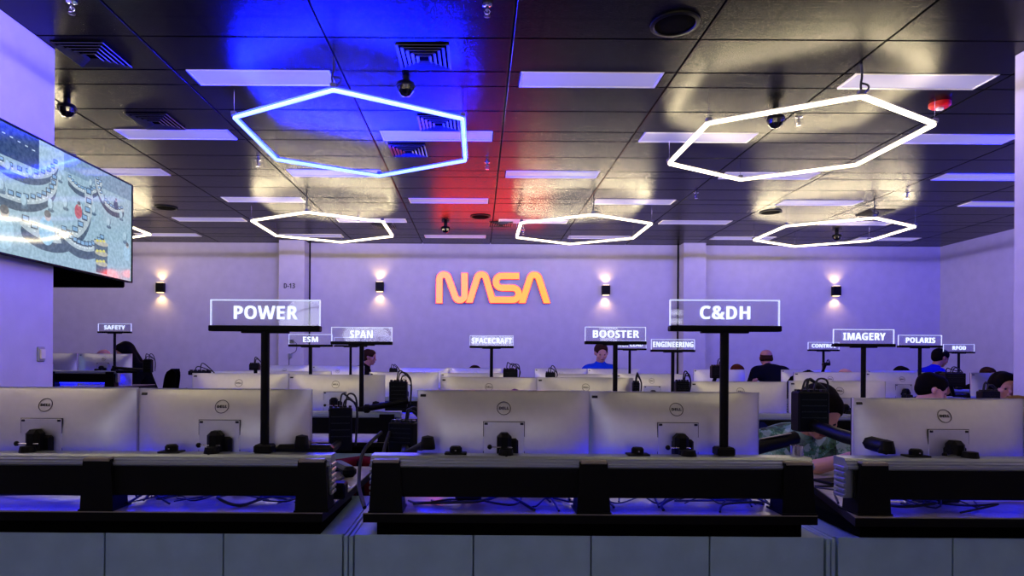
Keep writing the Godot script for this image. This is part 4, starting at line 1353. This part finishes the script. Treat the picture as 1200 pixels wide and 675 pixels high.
	name_sign("SAFETY", "edge-lit clear sign reading SAFETY on the raised console", Vector3(-4.096, 1.519, -7.120), 0.235, 1.09)
	name_sign("", "edge-lit clear sign hidden behind the SPAN sign", Vector3(-1.451, 1.382, -7.200), 0.2, 0.92)
	var k := 20
	for a in [
		[Vector3(-0.470, 1.034, -3.750), Vector3(0.105, 0.155, 0.06), Vector3(-0.62, 0.94, -3.85), "black comm box with looped cables right of the SPAN console's monitors"],
		[Vector3(1.277, 1.077, -3.950), Vector3(0.085, 0.08, 0.05), Vector3(1.08, 0.94, -3.88), "black comm box with a big cable loop right of the BOOSTER monitors"],
		[Vector3(0.989, 1.059, -3.950), Vector3(0.04, 0.10, 0.05), Vector3(1.0, 0.94, -3.88), "narrow black comm box at the edge of the BOOSTER monitors"],
		[Vector3(2.006, 1.152, -5.300), Vector3(0.10, 0.105, 0.06), Vector3(1.9, 0.94, -5.42), "black comm box behind the C&DH sign's pole"],
		[Vector3(-1.890, 1.171, -5.350), Vector3(0.08, 0.055, 0.06), Vector3(-1.9, 0.94, -5.42), "small black comm box beside the POWER sign's pole"],
		[Vector3(-0.922, 1.118, -6.900), Vector3(0.085, 0.05, 0.06), Vector3(-0.95, 0.94, -7.2), "small black comm box in front of the blank wall right of the SPAN sign"],
		[Vector3(0.273, 1.127, -5.300), Vector3(0.12, 0.08, 0.06), Vector3(0.33, 0.94, -5.42), "black comm box with looped cables beside the SPACECRAFT sign's pole"],
		[Vector3(0.615, 1.114, -5.350), Vector3(0.08, 0.05, 0.06), Vector3(0.6, 0.94, -5.42), "small black comm box left of the person in the blue polo shirt"],
		[Vector3(-3.603, 1.153, -6.900), Vector3(0.09, 0.14, 0.06), Vector3(-4.1, 1.11, -7.12), "black comm box beside the person at the SAFETY console"],
		[Vector3(-2.290, 1.121, -5.200), Vector3(0.17, 0.035, 0.06), Vector3(-2.5, 0.94, -5.42), "low black comm box over the left edge of the SPAN console's monitors"],
		[Vector3(3.908, 1.102, -5.200), Vector3(0.17, 0.11, 0.08), Vector3(4.2, 0.94, -5.42), "wide black comm box between the RPOD sign and the POLARIS console"],
		[Vector3(3.557, 1.006, -4.400), Vector3(0.13, 0.08, 0.06), Vector3(3.7, 0.94, -3.9), "black comm box in front of the dark-haired person by the right partition"],
		[Vector3(4.080, 1.214, -7.400), Vector3(0.08, 0.03, 0.05), Vector3(3.95, 0.94, -7.6), "flat black comm box at the CONTROL sign's pole"]]:
		comm_panel(a[3], a[0], a[1], a[2], k, 3 if a[1].y > 0.06 else 2)
		k += 1
	# a desk lamp-like black arm at the safety console
	var t := thing("folded_arm", "black folded arm on the rail of the raised SAFETY console", "swing arm", Vector3(-3.887, 1.070, -7.000))
	part("bar", bx(Vector3(0.24, 0.035, 0.05), 0.012), mats["black"], t, Vector3(0, 0.02, 0))
	t = thing("folded_arm", "black arm under the comm box right of the SPAN monitors", "swing arm", Vector3(-0.548, 0.962, -3.700))
	var m := MB.new()
	m.tube([Vector3(-0.10, -0.01, 0.0), Vector3(0.14, 0.035, -0.02)], 0.018, 8)
	part("bar", m.mesh(), mats["black"], t)
	part("joint", bx(Vector3(0.045, 0.05, 0.045), 0.012), mats["black"], t, Vector3(-0.10, -0.01, 0))
	chair("purple-tinted office chair with a rounded back between the C&DH and BOOSTER consoles", Vector3(0.151, 0, -3.25), PI + 0.1, cloth("purple_lit_fabric", Color(0.42, 0.20, 0.50)), 1.105)  # purple of the coloured light is put into the fabric colour
	chair("dark red chair in the gap behind the POWER console", Vector3(-0.571, 0, -3.4), PI, cloth("red_fabric", Color(0.38, 0.08, 0.14)), 0.76)
	chair("black high-backed chair beside the person in the dark shirt", Vector3(3.557, 0, -6.9), PI - 0.3, mats["black_matt"], 1.16)

func build_people() -> void:
	make_heads()
	var blue := cloth("polo_blue", Color(0.10, 0.26, 0.72))
	var navy := cloth("shirt_navy", Color(0.05, 0.05, 0.09))
	var royal := cloth("shirt_royal", Color(0.05, 0.08, 0.75))
	var grey := cloth("shirt_grey", Color(0.45, 0.43, 0.42))
	var black := cloth("shirt_black", Color(0.03, 0.03, 0.035))
	person("person in a blue polo shirt looking down under the BOOSTER sign", Vector3(1.615, 0, -8.3), 0.0, 1.465, {"hip": 0.66, "cloth": blue, "hair": "short", "hair_name": "brown", "nod": 0.22, "skin": "fair", "hand_l": Vector3(-0.2, 0.86, 0.34), "hand_r": Vector3(0.2, 0.86, 0.34), "shoulder": 0.18, "who": "the person in the blue polo shirt"})
	person("bald person in a dark navy shirt leaning over a desk, seen from behind", Vector3(4.156, 0, -9.1), PI, 1.42, {"stand": true, "hip": 0.80, "cloth": navy, "hair": "bald", "hair_name": "brown", "skin": "tan", "shoulder": 0.21, "hand_l": Vector3(-0.31, 0.92, 0.22), "hand_r": Vector3(0.31, 0.92, 0.22), "look": -0.2})
	person("person in a royal blue shirt turned sideways beside the RPOD sign", Vector3(6.337, 0, -8.7), PI / 2, 1.43, {"hip": 0.68, "cloth": royal, "hair": "short", "skin": "tan", "nod": 0.2, "hand_l": Vector3(-0.2, 0.84, 0.25), "hand_r": Vector3(0.2, 0.84, 0.25), "who": "the person in the royal blue shirt"})
	person("dark-haired person in a grey shirt looking down beside the POLARIS sign's pole", Vector3(3.512, 0, -4.95), PI / 2 - 0.35, 1.15, {"cloth": grey, "hair": "short", "skin": "fair", "nod": 0.2, "hip": 0.46, "who": "the person in the grey shirt"})
	person("dark-haired person resting a hand at the chin by the right partition", Vector3(4.488, 0, -5.4), -0.2, 1.165, {"cloth": grey, "hair": "long", "skin": "fair", "hip": 0.46, "hand_r": Vector3(0.03, 0.86, 0.42), "who": "the person by the right partition"})
	person("person half hidden by the comm box at the RPOD sign", Vector3(5.054, 0, -6.9), 0.5, 1.14, {"cloth": navy, "hair": "short", "skin": "tan", "who": "the person at the RPOD comm box"})
	person("person with brown hair in profile behind the SPAN sign's pole", Vector3(-1.712, 0, -9.9), PI / 2 - 0.1, 1.40, {"hip": 0.66, "cloth": black, "hair": "short", "hair_name": "brown", "skin": "tan", "hand_l": Vector3(-0.2, 0.86, 0.2), "hand_r": Vector3(0.2, 0.86, 0.2), "shoulder": 0.17, "who": "the person behind the SPAN pole"})
	person("dark-haired person in black leaning at the raised SAFETY console", Vector3(-4.493, 0.175, -8.15), -0.8, 1.255, {"cloth": black, "hair": "long", "skin": "fair", "sleeves": true, "nod": 0.4, "who": "the person at the SAFETY console"})
	person("person in camouflage uniform seated behind the right end of the C&DH console", Vector3(1.607, 0, -3.05), 0.1, 1.105, {"cloth": camouflage(), "hair": "short", "skin": "fair", "nod": 0.45, "shoulder": 0.2, "sleeve": 0.95, "hand_l": Vector3(-0.03, 0.83, 0.80), "hand_r": Vector3(0.2, 0.79, 0.70), "who": "the person in camouflage", "seat": cloth("blue_fabric", Color(0.12, 0.14, 0.40))})
	person("blond person seated behind the front monitor by the right partition", Vector3(2.519, 0, -2.95), 0.0, 1.08, {"cloth": grey, "hair": "short", "hair_name": "blond", "skin": "fair", "who": "the blond person"})
	var i := 0
	for a in [[122, 409, 8.9, "tan", "bald", "red", "top of a bald head above the SAFETY monitors"], [556.5, 428.5, 8.2, "brown", "short", "dark", "dark-haired head showing above the monitors left of the SPACECRAFT pole"], [864, 427, 8.9, "tan", "short", "red", "reddish head above the monitor beside the dark navy shirt"], [990, 431.5, 8.7, "fair", "bald", "red", "bald head above the monitors between the CONTROL and IMAGERY poles"], [1056, 429.3, 8.4, "tan", "short", "dark", "black-haired head above the blue-lit monitor at the POLARIS pole"], [1157, 430.3, 9.3, "tan", "short", "brown", "brown-haired head above the blue-lit monitor by the right partition"]]:
		var top: float = 1.24 + (422.0 + 0.006 * (a[0] - 560.0) - a[1]) * a[2] / 740.0
		var z0 := 0.175 if i == 0 else 0.0
		person("seated person, " + a[6], Vector3((a[0] - 560.0) / 740.0 * a[2], z0, -a[2]), 0.0, top - z0, {"cloth": [grey, navy, black][i % 3], "hair": a[4], "hair_name": a[5], "skin": a[3], "who": "the seated person in row four with the " + a[6].split(" head")[0].trim_prefix("top of a ")})
		i += 1

func build_gallery() -> void:
	# lit displays on the wall behind the camera, seen as reflections in the clear name signs
	var t := thing("emblem_display", "lit white hexagon emblem display on the wall behind the consoles", "display", Vector3(-1.86, 1.66, 3.12))
	var hexa := PackedVector2Array()
	for k in 6:
		hexa.append(Vector2(cos(TAU * k / 6.0) * 0.50, sin(TAU * k / 6.0) * 0.46))
	var m := MB.new()
	m.prism(hexa, 0.0, 0.06)
	part("housing", m.mesh(), mats["black"], t)
	m = MB.new()
	var small := PackedVector2Array()
	for q in hexa:
		small.append(q * 0.97)
	m.prism(small, -0.006, -0.001)
	part("display_face", m.mesh(), glow("display_white", Color(0.92, 0.95, 1.0), 4.5), t)
	m = MB.new()
	var arc := []
	for k in 13:
		var a := lerpf(PI * 0.95, PI * 0.2, k / 12.0)
		arc.append(Vector3(-cos(a) * 0.36, sin(a) * 0.22 - 0.03, -0.012))
	m.tube(arc, 0.03, 6, true, 0.006)
	part("swoosh", m.mesh(), mat("swoosh_blue", Color(0.25, 0.32, 0.55), 0.5), t)
	var sim := lettering("letters", "SIM", 0.14, 0.36, mat("emblem_grey", Color(0.30, 0.30, 0.33), 0.5), t, Vector3(0, -0.10, -0.012))
	sim.rotation.y = PI
	for a in [[0.32, 1.64, 0.92, 0.26, 1, "wide lit white display on the wall behind the consoles"], [2.25, 1.66, 0.30, 0.40, 4, "lit display with white bars on the wall behind the consoles"]]:
		t = thing("wall_display", a[5], "display", Vector3(a[0], a[1], 3.15))
		part("housing", bx(Vector3(a[2] + 0.04, a[3] + 0.04, 0.05), 0.006), mats["black"], t)
		for k in a[4]:
			var h: float = a[3] / a[4]
			part("display_bar", bx(Vector3(a[2], h * (1.0 if a[4] == 1 else 0.6), 0.01)), mats["display_white"], t, Vector3(0, (k + 0.5) * h - a[3] / 2.0, -0.03))

func _ready() -> void:
	# camera
	var cam := Camera3D.new()
	cam.name = "camera"
	add_child(cam)
	cam.projection = Camera3D.PROJECTION_FRUSTUM
	cam.near = 0.1
	cam.far = 100.0
	cam.size = 0.1 * 675.0 / 740.0
	cam.frustum_offset = Vector2(0.1 * (600.0 - 560.0) / 740.0, 0.1 * (422.0 - 337.5) / 740.0)
	cam.position = Vector3(0, 1.24, 0)
	cam.rotation.z = 0.006
	cam.current = true
	# no sky reaches the closed room
	var we := WorldEnvironment.new()
	we.name = "environment"
	var env := Environment.new()
	env.background_mode = Environment.BG_COLOR
	env.background_color = Color(0, 0, 0)
	env.tonemap_mode = Environment.TONE_MAPPER_LINEAR
	env.tonemap_exposure = 1.05
	env.sdfgi_enabled = true
	env.ssao_enabled = true
	env.ssil_enabled = true
	we.environment = env
	add_child(we)
	font = SystemFont.new()
	font.font_names = PackedStringArray(["Droid Sans"])
	font.font_weight = 700
	make_materials()
	# hanging lamps: the main light of the room
	hexagon_lamp("blue glowing hexagon lamp hanging nearest the wall screen", Vector2(-1.19, -6.34), true)
	hexagon_lamp("white glowing hexagon lamp hanging beside the red alarm strobe", Vector2(3.15, -6.41))
	hexagon_lamp("white glowing hexagon lamp hanging in front of the left pilaster", Vector2(-2.57, -10.63))
	hexagon_lamp("white glowing hexagon lamp hanging in front of the right pilaster", Vector2(1.72, -10.67))
	hexagon_lamp("white glowing hexagon lamp hanging near the right wall", Vector2(6.0, -10.78))
	hexagon_lamp("white glowing hexagon lamp half hidden behind the wall screen", Vector2(-6.86, -10.6))
	hexagon_lamp("white glowing hexagon lamp behind the left partition", Vector2(-5.5, -6.34))
	hexagon_lamp("blue glowing hexagon lamp behind the right partition", Vector2(7.5, -6.4), true)
	hexagon_lamp("white glowing hexagon lamp over the POWER console", Vector2(-1.9, -1.7), false, 2.6)
	hexagon_lamp("white glowing hexagon lamp over the C&DH console", Vector2(1.9, -1.7), false, 2.6)
	build_shell()
	build_ceiling_things()
	build_wall_things()
	build_gallery()
	monitor0 = make_monitor()
	build_front_row()
	build_rows()
	build_people()
